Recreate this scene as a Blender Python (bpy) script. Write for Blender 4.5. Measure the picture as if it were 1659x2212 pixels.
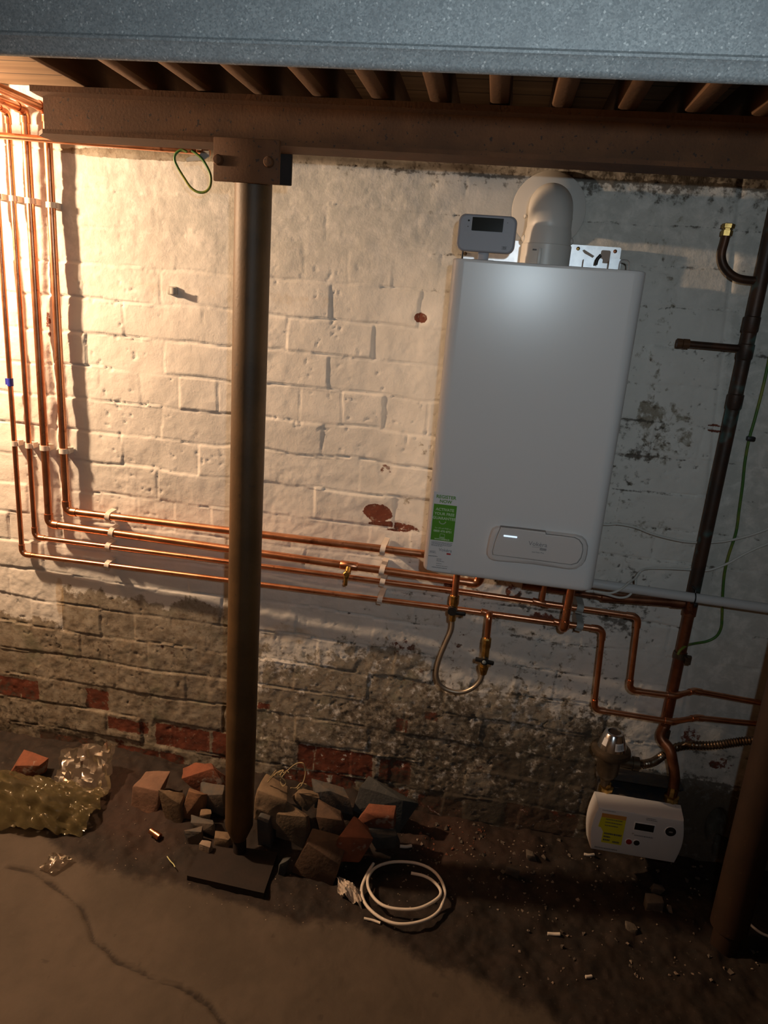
import bpy, bmesh, math, random
import numpy as np
from mathutils import Vector, Matrix

for o in list(bpy.data.objects):
    bpy.data.objects.remove(o)
scene = bpy.context.scene
COL = scene.collection
random.seed(7)
RNG = np.random.default_rng(7)

# ------------------------------------------------------------------ camera
YAW, PITCH, ROLL, FPX = -1.32928599e-01, 2.86789022e-01, 7.89237594e-02, 1560.0
CAM = np.array([0.0, -1.943, 1.56])

def cam_axes():
    cy, sy, cp, sp = math.cos(YAW), math.sin(YAW), math.cos(PITCH), math.sin(PITCH)
    f = np.array([sy*cp, cy*cp, -sp]); r = np.array([cy, -sy, 0.0]); u = np.cross(r, f)
    c, s = math.cos(ROLL), math.sin(ROLL)
    return np.array([r*c+u*s, -r*s+u*c, f])
AX = cam_axes()

def ray(p):
    return np.array([(p[0]-829.5)/FPX, -(p[1]-1106)/FPX, 1.0]) @ AX
def at(px, py, y):
    "point of the plane at distance -y in front of the wall"
    r = ray((px, py)); return Vector(CAM + r*((y-CAM[1])/r[1]))
def on_floor(px, py, z=0.0):
    r = ray((px, py)); return Vector(CAM + r*((z-CAM[2])/r[2]))

cam = bpy.data.cameras.new('camera'); cam_o = bpy.data.objects.new('camera', cam); COL.objects.link(cam_o)
m = Matrix.Identity(4)
for i in range(3):
    m[i][0], m[i][1], m[i][2], m[i][3] = AX[0][i], AX[1][i], -AX[2][i], CAM[i]
cam_o.matrix_world = m
cam.sensor_fit = 'VERTICAL'; cam.sensor_height = 36.0; cam.sensor_width = 27.0
cam.lens = FPX/2212*36.0
cam.clip_start = 0.02
scene.camera = cam_o

# ------------------------------------------------------------------ light and exposure
scene.view_settings.view_transform = 'Standard'; scene.view_settings.look = 'None'
scene.view_settings.exposure = 0.0; scene.view_settings.gamma = 1.0
scene.view_settings.use_curve_mapping = False
w = bpy.data.worlds.new('cellar'); scene.world = w; w.use_nodes = True
w.node_tree.nodes['Background'].inputs[0].default_value = (0.55, 0.6, 0.7, 1)
w.node_tree.nodes['Background'].inputs[1].default_value = 0.0

def lamp(name, kind, loc, energy, color, **kw):
    l = bpy.data.lights.new(name, kind); l.energy = energy; l.color = color
    for k, v in kw.items(): setattr(l, k, v)
    o = bpy.data.objects.new(name, l); o.location = loc; COL.objects.link(o); return o
# bare filament bulb just outside the frame on the left
lamp('bulb', 'POINT', (-1.82, -0.405, 1.83), 128.0, (1.0, 0.66, 0.40), shadow_soft_size=0.03)
# the head torch of the person taking the photograph, just above and right of the lens
fl = lamp('head_torch', 'SPOT', (0.10, -2.00, 1.69), 21.0, (0.78, 0.92, 1.0),
          shadow_soft_size=0.02, spot_size=math.radians(112), spot_blend=1.0)
aim = Vector((0.02, -0.26, 1.72)) - Vector((0.10, -2.00, 1.69))
fl.rotation_euler = aim.to_track_quat('-Z', 'Y').to_euler()

# ------------------------------------------------------------------ node materials
class NT:
    def __init__(s, name):
        s.m = bpy.data.materials.new(name); s.m.use_nodes = True
        s.t = s.m.node_tree; s.b = s.t.nodes['Principled BSDF']; s.out = s.t.nodes['Material Output']
    def node(s, typ, **kw):
        n = s.t.nodes.new(typ)
        for k, v in kw.items(): setattr(n, k, v)
        return n
    def link(s, a, b): s.t.links.new(a, b)
    def put(s, sock, v):
        if isinstance(v, bpy.types.NodeSocket): s.link(v, sock)
        elif isinstance(v, (tuple, list)): sock.default_value = (*v, 1) if (len(v) == 3 and len(sock.default_value) == 4) else v
        else: sock.default_value = v
    def math(s, op, a, b=0.0, c=None, clamp=False):
        n = s.node('ShaderNodeMath', operation=op); n.use_clamp = clamp
        s.put(n.inputs[0], a); s.put(n.inputs[1], b)
        if c is not None: s.put(n.inputs[2], c)
        return n.outputs[0]
    def mix(s, f, a, b, mode='MIX'):
        n = s.node('ShaderNodeMix', data_type='RGBA', blend_type=mode)
        s.put(n.inputs['Factor'], f); s.put(n.inputs[6], a); s.put(n.inputs[7], b); return n.outputs[2]
    def coord(s): return s.node('ShaderNodeTexCoord').outputs['Object']
    def mapped(s, scale):
        n = s.node('ShaderNodeMapping'); s.link(s.coord(), n.inputs[0]); n.inputs['Scale'].default_value = scale; return n.outputs[0]
    def noise(s, scale, detail=4, rough=0.55, vec=None, dist=0.0):
        n = s.node('ShaderNodeTexNoise'); n.inputs['Scale'].default_value = scale
        n.inputs['Detail'].default_value = detail; n.inputs['Roughness'].default_value = rough
        n.inputs['Distortion'].default_value = dist
        s.link(vec or s.coord(), n.inputs['Vector']); return n.outputs['Fac']
    def ss(s, v, a, b):
        n = s.node('ShaderNodeMapRange', interpolation_type='SMOOTHSTEP')
        s.put(n.inputs[0], v); n.inputs[1].default_value = a; n.inputs[2].default_value = b; return n.outputs[0]
    def attr(s, name):
        n = s.node('ShaderNodeAttribute'); n.attribute_name = name
        sp = s.node('ShaderNodeSeparateColor'); s.link(n.outputs['Color'], sp.inputs[0]); return sp.outputs
    def bump(s, h, strength=0.3, dist=0.002):
        n = s.node('ShaderNodeBump'); n.inputs['Strength'].default_value = strength; n.inputs['Distance'].default_value = dist
        s.link(h, n.inputs['Height']); s.link(n.outputs[0], s.b.inputs['Normal'])
    def base(s, c): s.put(s.b.inputs['Base Color'], c)
    def rough(s, v): s.put(s.b.inputs['Roughness'], v)
    def metal(s, v): s.put(s.b.inputs['Metallic'], v)

def mat(name, a, b=None, rough=0.6, metal=0.0, scale=30.0, lo=0.35, hi=0.65, bump=0.0, bscale=120.0, stretch=None,
        spots=None, spot_scale=60.0, spot_t=(0.62, 0.68), rvar=0.0, coat=0.0, ior=None, bdist=0.002):
    n = NT(name)
    vec = n.mapped(stretch) if stretch else None
    c = a
    if b is not None: c = n.mix(n.ss(n.noise(scale, 5, vec=vec), lo, hi), a, b)
    if spots is not None: c = n.mix(n.ss(n.noise(spot_scale, 3), *spot_t), c, spots)
    n.base(c); n.metal(metal)
    n.rough(n.math('ADD', rough-rvar/2, n.math('MULTIPLY', n.noise(scale*1.7, 3), rvar)) if rvar else rough)
    if bump: n.bump(n.noise(bscale, 4), bump, bdist)
    if coat: n.b.inputs['Coat Weight'].default_value = coat
    if ior: n.b.inputs['IOR'].default_value = ior
    return n.m

M = {}
M['copper'] = mat('copper', (0.83, 0.43, 0.26), (0.68, 0.30, 0.16), rough=0.30, metal=1.0, scale=14, rvar=0.16, spots=(0.42, 0.17, 0.09), spot_scale=35, spot_t=(0.60, 0.75))
M['old_copper'] = mat('old copper', (0.30, 0.125, 0.065), (0.18, 0.07, 0.036), rough=0.42, metal=0.85, scale=22, rvar=0.2, spots=(0.12, 0.05, 0.03), spot_scale=30)
M['solder'] = mat('solder', (0.55, 0.40, 0.30), rough=0.4, metal=1.0)
M['stub'] = mat('tarnished pipe', (0.10, 0.045, 0.025), (0.05, 0.028, 0.018), rough=0.45, scale=30, metal=0.5)
M['black_pipe'] = mat('blackened gas pipe', (0.035, 0.024, 0.018), (0.07, 0.034, 0.02), rough=0.5, scale=12, metal=0.3, spots=(0.07, 0.17, 0.16), spot_scale=8, spot_t=(0.54, 0.62), stretch=None, bump=0.3, bscale=90)
M['brass'] = mat('brass', (0.62, 0.42, 0.14), (0.35, 0.22, 0.07), rough=0.35, metal=1.0, scale=60)
M['rust'] = mat('rusty paint', (0.125, 0.050, 0.015), (0.085, 0.033, 0.009), rough=0.75, scale=10, spots=(0.03, 0.016, 0.01), spot_scale=110, spot_t=(0.64, 0.69), bump=0.15, bscale=160)
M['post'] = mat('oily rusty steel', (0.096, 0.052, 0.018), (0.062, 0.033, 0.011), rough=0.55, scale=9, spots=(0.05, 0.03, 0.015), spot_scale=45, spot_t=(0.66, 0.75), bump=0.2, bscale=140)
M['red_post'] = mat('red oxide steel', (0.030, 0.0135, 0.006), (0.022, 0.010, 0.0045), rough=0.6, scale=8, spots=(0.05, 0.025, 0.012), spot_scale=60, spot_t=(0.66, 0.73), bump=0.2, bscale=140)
M['dark_steel'] = mat('dark steel plate', (0.017, 0.009, 0.006), (0.011, 0.006, 0.004), rough=0.8, scale=20, bump=0.4, bscale=80)
M['white_plastic'] = mat('white clip plastic', (0.74, 0.66, 0.58), rough=0.45)
M['grey_plastic'] = mat('grey clip plastic', (0.33, 0.35, 0.33), rough=0.5)
M['boiler_white'] = mat('boiler white', (0.76, 0.765, 0.76), rough=0.26)
M['panel_white'] = mat('panel white', (0.68, 0.66, 0.64), rough=0.38)
M['seam'] = mat('panel seam', (0.22, 0.21, 0.20), rough=0.6)
M['flue_white'] = mat('flue white', (0.60, 0.585, 0.55), rough=0.38)
M['rosette'] = mat('wall collar rubber', (0.62, 0.60, 0.56), rough=0.6)
M['zinc'] = mat('zinc plate', (0.80, 0.83, 0.86), (0.70, 0.73, 0.77), rough=0.42, metal=0.9, scale=60)
M['thermo'] = mat('thermostat plastic', (0.30, 0.305, 0.34), rough=0.45)
M['screen'] = mat('dark display', (0.012, 0.013, 0.010), rough=0.12)
M['black'] = mat('black plastic', (0.012, 0.012, 0.012), rough=0.45)
M['ink'] = mat('dark ink', (0.10, 0.10, 0.10), rough=0.6)
M['grey_ink'] = mat('grey ink', (0.25, 0.25, 0.26), rough=0.6)
M['red_ink'] = mat('red print', (0.50, 0.05, 0.05), rough=0.5)
M['green_ink'] = mat('green print', (0.15, 0.33, 0.05), rough=0.5)
M['green_label'] = mat('green label', (0.10, 0.32, 0.025), rough=0.4)
M['pale_ink'] = mat('white print', (0.55, 0.72, 0.48), rough=0.5)
M['paper'] = mat('label paper', (0.74, 0.74, 0.74), rough=0.45)
M['pvc'] = mat('white waste pipe', (0.55, 0.56, 0.56), rough=0.4)
M['cable'] = mat('white cable', (0.60, 0.60, 0.56), rough=0.5)
M['tube_white'] = mat('white tube', (0.78, 0.70, 0.60), rough=0.5)
M['earth_green'] = mat('earth wire green', (0.05, 0.15, 0.025), (0.20, 0.22, 0.03), rough=0.45, scale=9, lo=0.45, hi=0.6)
M['galv'] = None
M['blue_tape'] = mat('blue tape', (0.02, 0.03, 0.35), rough=0.5)
M['grey_clip'] = mat('grey cable clip', (0.36, 0.35, 0.32), rough=0.6)
M['meter_white'] = mat('meter casing', (0.62, 0.62, 0.62), rough=0.45, spots=(0.3, 0.27, 0.24), spot_scale=50, spot_t=(0.70, 0.76))
M['yellow'] = mat('yellow label', (0.62, 0.58, 0.02), rough=0.5)
M['orange'] = mat('orange label', (0.55, 0.25, 0.06), rough=0.5)
M['red_button'] = mat('red button', (0.30, 0.02, 0.02), rough=0.4)
M['meter_body'] = mat('dark meter body', (0.03, 0.035, 0.045), (0.06, 0.05, 0.04), rough=0.6, scale=30)
M['regulator'] = mat('bronze regulator', (0.16, 0.12, 0.08), (0.10, 0.075, 0.05), rough=0.45, metal=0.7, scale=30)
M['chrome'] = mat('polished cap', (0.72, 0.72, 0.72), (0.6, 0.6, 0.6), rough=0.18, metal=1.0, scale=20)
M['hose_steel'] = mat('corrugated steel hose', (0.30, 0.24, 0.18), (0.18, 0.13, 0.09), rough=0.32, metal=1.0, scale=40)
M['joist'] = mat('old joist timber', (0.13, 0.066, 0.03), (0.08, 0.04, 0.018), rough=0.85, scale=18, stretch=(1.5, 0.12, 1.5), bump=0.4, bscale=90)
M['paper_crumple'] = mat('crumpled paper', (0.62, 0.54, 0.46), rough=0.8)
M['twine'] = mat('straw coloured twine', (0.36, 0.28, 0.15), rough=0.8)
M['straw'] = mat('pale straw', (0.6, 0.6, 0.3), rough=0.7)

def galv_mat():
    n = NT('spangled galvanised steel')
    v = n.node('ShaderNodeTexVoronoi', feature='F1'); v.inputs['Scale'].default_value = 480; n.link(n.coord(), v.inputs['Vector'])
    sp = n.node('ShaderNodeSeparateColor'); n.link(v.outputs['Color'], sp.inputs[0])
    c = n.mix(sp.outputs[0], (0.30, 0.34, 0.36), (0.50, 0.55, 0.565))
    c = n.mix(n.ss(sp.outputs[1], 0.965, 0.99), c, (0.75, 0.79, 0.79))
    c = n.mix(n.ss(n.noise(25, 4), 0.4, 0.7), c, n.mix(0.4, c, (0.3, 0.33, 0.35)))
    n.base(c); n.metal(0.25); n.rough(n.math('ADD', 0.42, n.math('MULTIPLY', sp.outputs[2], 0.2)))
    n.bump(sp.outputs[1], 0.25, 0.0006)
    return n.m
M['galv'] = galv_mat()

def braid_mat():
    n = NT('braided steel')
    wv = n.node('ShaderNodeTexWave', wave_type='BANDS', bands_direction='DIAGONAL'); wv.inputs['Scale'].default_value = 260
    n.link(n.coord(), wv.inputs['Vector'])
    n.base(n.mix(wv.outputs['Fac'], (0.22, 0.18, 0.13), (0.60, 0.52, 0.42))); n.metal(0.8); n.rough(0.42)
    return n.m
M['braid'] = braid_mat()

def film_mat(name, col, alpha):
    n = NT(name); t = n.t
    gl = n.node('ShaderNodeBsdfGlossy'); gl.inputs['Roughness'].default_value = 0.15; gl.inputs['Color'].default_value = (0.8, 0.76, 0.70, 1)
    tr = n.node('ShaderNodeBsdfTransparent'); tr.inputs['Color'].default_value = (*[0.5+0.5*c for c in col], 1)
    df = n.node('ShaderNodeBsdfDiffuse'); df.inputs['Color'].default_value = (*col, 1)
    tl = n.node('ShaderNodeBsdfTranslucent'); tl.inputs['Color'].default_value = (*col, 1)
    m1 = n.node('ShaderNodeMixShader'); m1.inputs[0].default_value = 0.4; n.link(df.outputs[0], m1.inputs[1]); n.link(tl.outputs[0], m1.inputs[2])
    m2 = n.node('ShaderNodeMixShader'); m2.inputs[0].default_value = alpha; n.link(tr.outputs[0], m2.inputs[1]); n.link(m1.outputs[0], m2.inputs[2])
    fr = n.node('ShaderNodeFresnel'); fr.inputs[0].default_value = 1.5
    k = n.math('MULTIPLY', fr.outputs[0], 0.8, clamp=True)
    m3 = n.node('ShaderNodeMixShader'); n.link(k, m3.inputs[0]); n.link(m2.outputs[0], m3.inputs[1]); n.link(gl.outputs[0], m3.inputs[2])
    n.link(m3.outputs[0], n.out.inputs['Surface'])
    return n.m
M['film_yellow'] = film_mat('yellowish film', (0.33, 0.27, 0.13), 0.34)
M['film_clear'] = film_mat('clear film', (0.34, 0.27, 0.21), 0.34)

def emit_mat(name, col, s):
    n = NT(name); n.base((0.7, 0.8, 0.9)); n.b.inputs['Emission Color'].default_value = (*col, 1); n.b.inputs['Emission Strength'].default_value = s
    return n.m
M['led'] = emit_mat('lit status bar', (0.62, 0.78, 1.0), 1.1)

def stone_mat(name, a, b, c2=None):
    return mat(name, a, b, rough=0.9, scale=18, bump=0.6, bscale=110, spots=c2, spot_scale=25, spot_t=(0.58, 0.66), bdist=0.003)
ST = {'tan': stone_mat('tan stone', (0.205, 0.143, 0.087), (0.136, 0.093, 0.056)),
      'pink': stone_mat('pinkish stone', (0.223, 0.124, 0.081), (0.161, 0.093, 0.062)),
      'orange': stone_mat('reddish tan stone', (0.223, 0.118, 0.062), (0.149, 0.081, 0.046)),
      'grey': stone_mat('slate grey stone', (0.071, 0.074, 0.071), (0.046, 0.050, 0.050)),
      'greytan': stone_mat('grey stone with tan faces', (0.074, 0.074, 0.071), (0.124, 0.093, 0.068)),
      'brown': stone_mat('brown stone', (0.105, 0.062, 0.037), (0.071, 0.043, 0.028)),
      'red': stone_mat('broken red brick', (0.223, 0.074, 0.037), (0.149, 0.053, 0.028), (0.248, 0.186, 0.149)),
      'pale': stone_mat('pale chip', (0.298, 0.236, 0.180), (0.223, 0.167, 0.124)),
      'mortar': stone_mat('mortar lump', (0.149, 0.124, 0.099), (0.093, 0.074, 0.056))}

# ------------------------------------------------------------------ mesh builder
class MB:
    def __init__(s): s.v = []; s.f = []; s.mi = []
    def add(s, v, f, mi=0):
        k = len(s.v); s.v += [Vector(p) for p in v]; s.f += [tuple(i+k for i in q) for q in f]; s.mi += [mi]*len(f); return s
    def loft(s, rings, cap=True, closed=True, mi=0):
        n = len(rings[0]); v = [p for r in rings for p in r]; f = []
        for i in range(len(rings)-1):
            for j in range(n if closed else n-1):
                a, b = i*n+j, i*n+(j+1) % n
                f.append((a, b, b+n, a+n))
        if cap and closed: f.append(tuple(range(n))[::-1]); f.append(tuple((len(rings)-1)*n+j for j in range(n)))
        return s.add(v, f, mi)
    def tube(s, path, r, seg=16, cap=True, mi=0):
        P = [Vector(p) for p in path]; rs = r if isinstance(r, (list, tuple)) else [r]*len(P)
        T = []
        for i in range(len(P)):
            d = (P[min(i+1, len(P)-1)] - P[max(i-1, 0)]); T.append(d.normalized())
        u = T[0].orthogonal().normalized(); rings = []
        for i in range(len(P)):
            if i: u = (T[i-1].rotation_difference(T[i])) @ u
            u = (u - T[i]*u.dot(T[i])).normalized(); w_ = T[i].cross(u)
            rings.append([P[i] + (u*math.cos(a)+w_*math.sin(a))*rs[i] for a in [2*math.pi*k/seg for k in range(seg)]])
        return s.loft(rings, cap, mi=mi)
    def lathe(s, prof, o, ax=(0, 0, 1), seg=32, mi=0):
        ax = Vector(ax).normalized(); u = ax.orthogonal().normalized(); w_ = ax.cross(u); o = Vector(o)
        rings = [[o + ax*h + (u*math.cos(a)+w_*math.sin(a))*max(r, 1e-5) for a in [2*math.pi*k/seg for k in range(seg)]] for r, h in prof]
        return s.loft(rings, True, mi=mi)
    def box(s, c, size, bev=0.0, rot=None, seg=2, mi=0):
        bm = bmesh.new(); bmesh.ops.create_cube(bm, size=1.0)
        for v in bm.verts: v.co = Vector((v.co.x*size[0], v.co.y*size[1], v.co.z*size[2]))
        if bev: bmesh.ops.bevel(bm, geom=list(bm.edges), offset=bev, segments=seg, affect='EDGES', profile=0.5)
        R_ = rot.to_matrix() if rot is not None else Matrix.Identity(3)
        bm.verts.index_update()
        s.add([R_ @ v.co + Vector(c) for v in bm.verts], [tuple(v.index for v in f.verts) for f in bm.faces], mi)
        bm.free(); return s
    def prism(s, outline, y0, y1, bev=0.0, mi=0):
        "outline in (x, z); y0 back (towards the wall), y1 front"
        cx = sum(p[0] for p in outline)/len(outline); cz = sum(p[1] for p in outline)/len(outline)
        def ring(y, ins):
            out = []
            for p in outline:
                d = Vector((p[0]-cx, 0, p[1]-cz)); l = d.length
                out.append(Vector((cx, y, cz)) + d*max(0.0, (l-ins)/l))
            return out
        rs = [ring(y0, 0)]
        if bev: rs += [ring(y1+bev, 0), ring(y1+bev*0.3, bev*0.3), ring(y1, bev), ring(y1, bev+0.0015)]
        else: rs += [ring(y1, 0)]
        return s.loft(rs, True, mi=mi)
    def data(s, name, mats, origin=(0, 0, 0), smooth=40):
        o = Vector(origin); me = bpy.data.meshes.new(name)
        me.from_pydata([tuple(p-o) for p in s.v], [], s.f)
        for m_ in mats: me.materials.append(m_)
        if len(mats) > 1: me.polygons.foreach_set('material_index', s.mi)
        bm = bmesh.new(); bm.from_mesh(me); bmesh.ops.recalc_face_normals(bm, faces=bm.faces); bm.to_mesh(me); bm.free()
        if smooth:
            me.polygons.foreach_set('use_smooth', [True]*len(me.polygons)); me.set_sharp_from_angle(angle=math.radians(smooth))
        me.update(); return me

def rrect(x0, z0, x1, z1, r, n=6):
    out = []
    for cx, cz, a0 in ((x1-r, z1-r, 0), (x0+r, z1-r, 90), (x0+r, z0+r, 180), (x1-r, z0+r, 270)):
        for k in range(n+1):
            a = math.radians(a0+90*k/n); out.append((cx+r*math.cos(a), cz+r*math.sin(a)))
    return out
def spline(pts, n=10):
    P = [Vector(p) for p in pts]; P = [P[0]*2-P[1]] + P + [P[-1]*2-P[-2]]; out = []
    for i in range(1, len(P)-2):
        for k in range(n):
            t = k/n; a, b, c, d = P[i-1:i+3]
            out.append(0.5*((2*b)+(c-a)*t+(2*a-5*b+4*c-d)*t*t+(3*b-a-3*c+d)*t**3))
    out.append(P[-2]); return out
def fillet(pts, R_, n=8):
    "polyline with rounded corners; returns path and the arcs"
    P = [Vector(p) for p in pts]; out = [P[0]]; arcs = []
    for i in range(1, len(P)-1):
        a, b, c = P[i-1], P[i], P[i+1]; d1 = (a-b).normalized(); d2 = (c-b).normalized()
        ang = d1.angle(d2)
        if ang > math.radians(176): out.append(b); continue
        t = min(R_/math.tan(ang/2), (a-b).length*0.45, (c-b).length*0.45); rr = t*math.tan(ang/2)
        p1, p2 = b+d1*t, b+d2*t; cen = b+(d1+d2).normalized()*(rr/math.sin(ang/2))
        arc = []
        for k in range(n+1):
            s_ = k/n; v = (p1-cen).normalized().lerp((p2-cen).normalized(), s_).normalized()*rr
            arc.append(cen+v)
        out += arc; arcs.append([b+d1*(t+0.014)]+arc+[b+d2*(t+0.014)])
    out.append(P[-1]); return out, arcs

# ------------------------------------------------------------------ objects: things, parts, setting
def tag(o, label, cat, group=None):
    o['label'] = label; o['category'] = cat
    if group: o['group'] = group
    return o
def thing(name, label, cat, loc, group=None):
    o = bpy.data.objects.new(name, None); COL.objects.link(o); o.location = loc; o.empty_display_size = 0.02
    return tag(o, label, cat, group)
def root_of(o):
    while o.parent: o = o.parent
    return o
def part(name, mb, mats, parent, smooth=40, label=None):
    mats = mats if isinstance(mats, (list, tuple)) else [mats]
    o = bpy.data.objects.new(name, mb.data(name, mats, root_of(parent).location, smooth)); COL.objects.link(o); o.parent = parent
    if label: o['label'] = label
    return o
def single(name, mb, mats, label, cat, group=None, smooth=40):
    mats = mats if isinstance(mats, (list, tuple)) else [mats]
    c = sum(mb.v, Vector())/len(mb.v)
    o = bpy.data.objects.new(name, mb.data(name, mats, c, smooth)); COL.objects.link(o); o.location = c
    return tag(o, label, cat, group)
def struct(name, mb, mats, smooth=0):
    mats = mats if isinstance(mats, (list, tuple)) else [mats]
    o = bpy.data.objects.new(name, mb.data(name, mats, smooth=smooth)); COL.objects.link(o); o['kind'] = 'structure'; return o
def lettering(name, txt, loc, size, matr, parent, align='CENTER', bold=0.0, spacing=1.0, sx=1.0, line=1.0):
    cu = bpy.data.curves.new('t', 'FONT'); cu.body = txt; cu.size = size; cu.align_x = align; cu.align_y = 'CENTER'
    cu.extrude = 0.0002; cu.offset = bold; cu.space_character = spacing; cu.space_line = line; cu.resolution_u = 3
    o = bpy.data.objects.new('t', cu); COL.objects.link(o)
    dg = bpy.context.evaluated_depsgraph_get(); dg.update()
    me = bpy.data.meshes.new_from_object(o.evaluated_get(dg)); bpy.data.objects.remove(o)
    r = Matrix.Translation(Vector(loc)-root_of(parent).location) @ Matrix.Rotation(math.pi/2, 4, 'X') @ Matrix.Scale(sx, 4, (1, 0, 0))
    me.transform(r); me.materials.clear(); me.materials.append(matr)
    ob = bpy.data.objects.new(name, me); COL.objects.link(ob); ob.parent = parent; return ob

# ------------------------------------------------------------------ noise for the sculpted wall and floor
def vnoise(x, y, seed):
    xi = np.floor(x).astype(np.int64); yi = np.floor(y).astype(np.int64); fx = x-xi; fy = y-yi
    fx = fx*fx*fx*(fx*(fx*6-15)+10); fy = fy*fy*fy*(fy*(fy*6-15)+10)
    def h(i, j):
        n = (i*374761393 + j*668265263 + seed*974634777) & 0x7fffffff
        n = ((n ^ (n >> 13))*1274126177) & 0x7fffffff
        n = ((n ^ (n >> 15))*2246822519) & 0x7fffffff
        return ((n ^ (n >> 16)) & 0xffffff)/float(0xffffff)
    a, b, c, d = h(xi, yi), h(xi+1, yi), h(xi, yi+1), h(xi+1, yi+1)
    return (a*(1-fx)+b*fx)*(1-fy)+(c*(1-fx)+d*fx)*fy
def fbm(x, y, scale, seed, octv=4, gain=0.5):
    s, amp, tot, f = 0, 1.0, 0, scale
    for k in range(octv):
        s = s+amp*vnoise(x*f+17.3*k, y*f+9.1*k, seed+k); tot += amp; amp *= gain; f *= 2.03
    return s/tot
def sstep(v, a, b):
    t = np.clip((v-a)/(b-a), 0, 1); return t*t*(3-2*t)
def axis(lo, flo, fhi, hi, fine, coarse):
    return np.concatenate([np.arange(lo, flo, coarse), np.arange(flo, fhi, fine), np.arange(fhi, hi+coarse*0.5, coarse)])

def grid_obj(name, U, V, pos, attrs, material):
    nu, nv = len(U), len(V); me = bpy.data.meshes.new(name)
    me.vertices.add(nu*nv); me.vertices.foreach_set('co', pos.reshape(-1).astype(np.float32))
    i = np.arange(nu-1); j = np.arange(nv-1); I, J = np.meshgrid(i, j); a = (J*nu+I).reshape(-1)
    q = np.stack([a, a+1, a+1+nu, a+nu], 1).reshape(-1).astype(np.int32); nf = len(a)
    me.loops.add(nf*4); me.loops.foreach_set('vertex_index', q)
    me.polygons.add(nf); me.polygons.foreach_set('loop_start', np.arange(0, nf*4, 4, dtype=np.int32))
    me.update(calc_edges=True); me.validate()
    me.polygons.foreach_set('use_smooth', np.ones(nf, dtype=bool))
    for nm, arr in attrs.items():
        at_ = me.attributes.new(nm, 'FLOAT_COLOR', 'POINT')
        at_.data.foreach_set('color', np.concatenate([arr.reshape(-1, 3), np.ones((nu*nv, 1))], 1).reshape(-1).astype(np.float32))
    me.materials.append(material)
    o = bpy.data.objects.new(name, me); COL.objects.link(o); o['kind'] = 'structure'; return o

# ------------------------------------------------------------------ back wall
def wall_material():
    n = NT('painted old brick')
    a = n.attr('mask_a'); b = n.attr('mask_b'); v = n.coord()
    n1 = n.noise(9, 6, 0.6); n2 = n.noise(60, 5, 0.65); n3 = n.noise(170, 4, 0.6); n4 = n.noise(26, 6, 0.68, dist=0.4)
    paint = n.mix(n.ss(n1, 0.3, 0.7), (0.74, 0.72, 0.67), (0.66, 0.64, 0.59))
    paint = n.mix(n.math('MULTIPLY', b[2], n.ss(n4, 0.3, 0.6)), paint, (0.50, 0.50, 0.46))
    lime = n.mix(n.ss(n4, 0.35, 0.65), (0.22, 0.18, 0.128), (0.34, 0.305, 0.24))
    lime = n.mix(n.ss(n1, 0.52, 0.72), lime, (0.22, 0.215, 0.15))
    lime = n.mix(n.ss(n2, 0.5, 0.75), lime, (0.14, 0.10, 0.065))
    k = n.math('ADD', a[1], n.math('MULTIPLY', n.math('SUBTRACT', n4, 0.5), 1.1))
    k = n.math('ADD', k, n.math('MULTIPLY', n.math('SUBTRACT', n2, 0.5), 0.5))
    c = n.mix(n.ss(k, 0.40, 0.58), paint, lime)
    k = n.math('ADD', b[1], n.math('MULTIPLY', n.math('SUBTRACT', n4, 0.5), 0.7))
    c = n.mix(n.math('MULTIPLY', n.ss(k, 0.35, 0.7), 0.75), c, (0.48, 0.36, 0.21))
    brick = n.mix(n.ss(n4, 0.35, 0.7), (0.18, 0.046, 0.022), (0.115, 0.034, 0.019))
    brick = n.mix(n.ss(n2, 0.58, 0.68), brick, (0.27, 0.20, 0.15))
    k = n.math('ADD', a[0], n.math('MULTIPLY', n.math('SUBTRACT', n4, 0.5), 0.9))
    k = n.math('ADD', k, n.math('MULTIPLY', n.math('SUBTRACT', n2, 0.5), 0.7))
    c = n.mix(n.ss(k, 0.50, 0.60), c, brick)
    k = n.math('ADD', a[2], n.math('MULTIPLY', n.math('SUBTRACT', n2, 0.5), 1.3))
    k = n.math('ADD', k, n.math('MULTIPLY', n.math('SUBTRACT', n4, 0.5), 0.9))
    c = n.mix(n.math('MULTIPLY', n.ss(k, 0.55, 0.85), 0.85), c, (0.070, 0.055, 0.038))
    n.base(c); n.rough(0.82)
    n.bump(n.math('ADD', n.math('MULTIPLY', n2, 0.7), n.math('MULTIPLY', n3, 0.5)), 0.30, 0.004)
    return n.m

WX = axis(-2.4, -1.75, 1.25, 1.9, 0.004, 0.05); WZ = axis(0.0, 0.0, 2.06, 2.06, 0.004, 0.05)
X, Zz = np.meshgrid(WX, WZ)
def soft_rect(px0, py0, px1, py1, soft=0.012):
    c = at((px0+px1)/2, (py0+py1)/2, 0)
    l = at(px0, (py0+py1)/2, 0).x; r = at(px1, (py0+py1)/2, 0).x
    t = at((px0+px1)/2, py0, 0).z; b_ = at((px0+px1)/2, py1, 0).z
    d = np.minimum(np.minimum(X-l, r-X), np.minimum(Zz-b_, t-Zz)); return sstep(d, -soft, soft)
def soft_blob(px, py, rx, ry, p=1.0):
    c = at(px, py, 0); rx = rx*0.00125; ry = ry*0.0013
    d = np.sqrt(((X-c.x)/rx)**2+((Zz-c.z)/ry)**2); return sstep(1.35-d, 0, 0.7)*p
CH = 0.0935
wx = X + 0.007*(fbm(X, Zz, 9, 3)-0.5)*2; wz = Zz + 0.009*(fbm(X, Zz, 6, 5)-0.5)*2
row = np.floor(wz/CH); fz = wz/CH-row
BL = 0.236; hdr = (np.mod(row, 4) == 1); bl = np.where(hdr, BL*0.5, BL)
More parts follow.
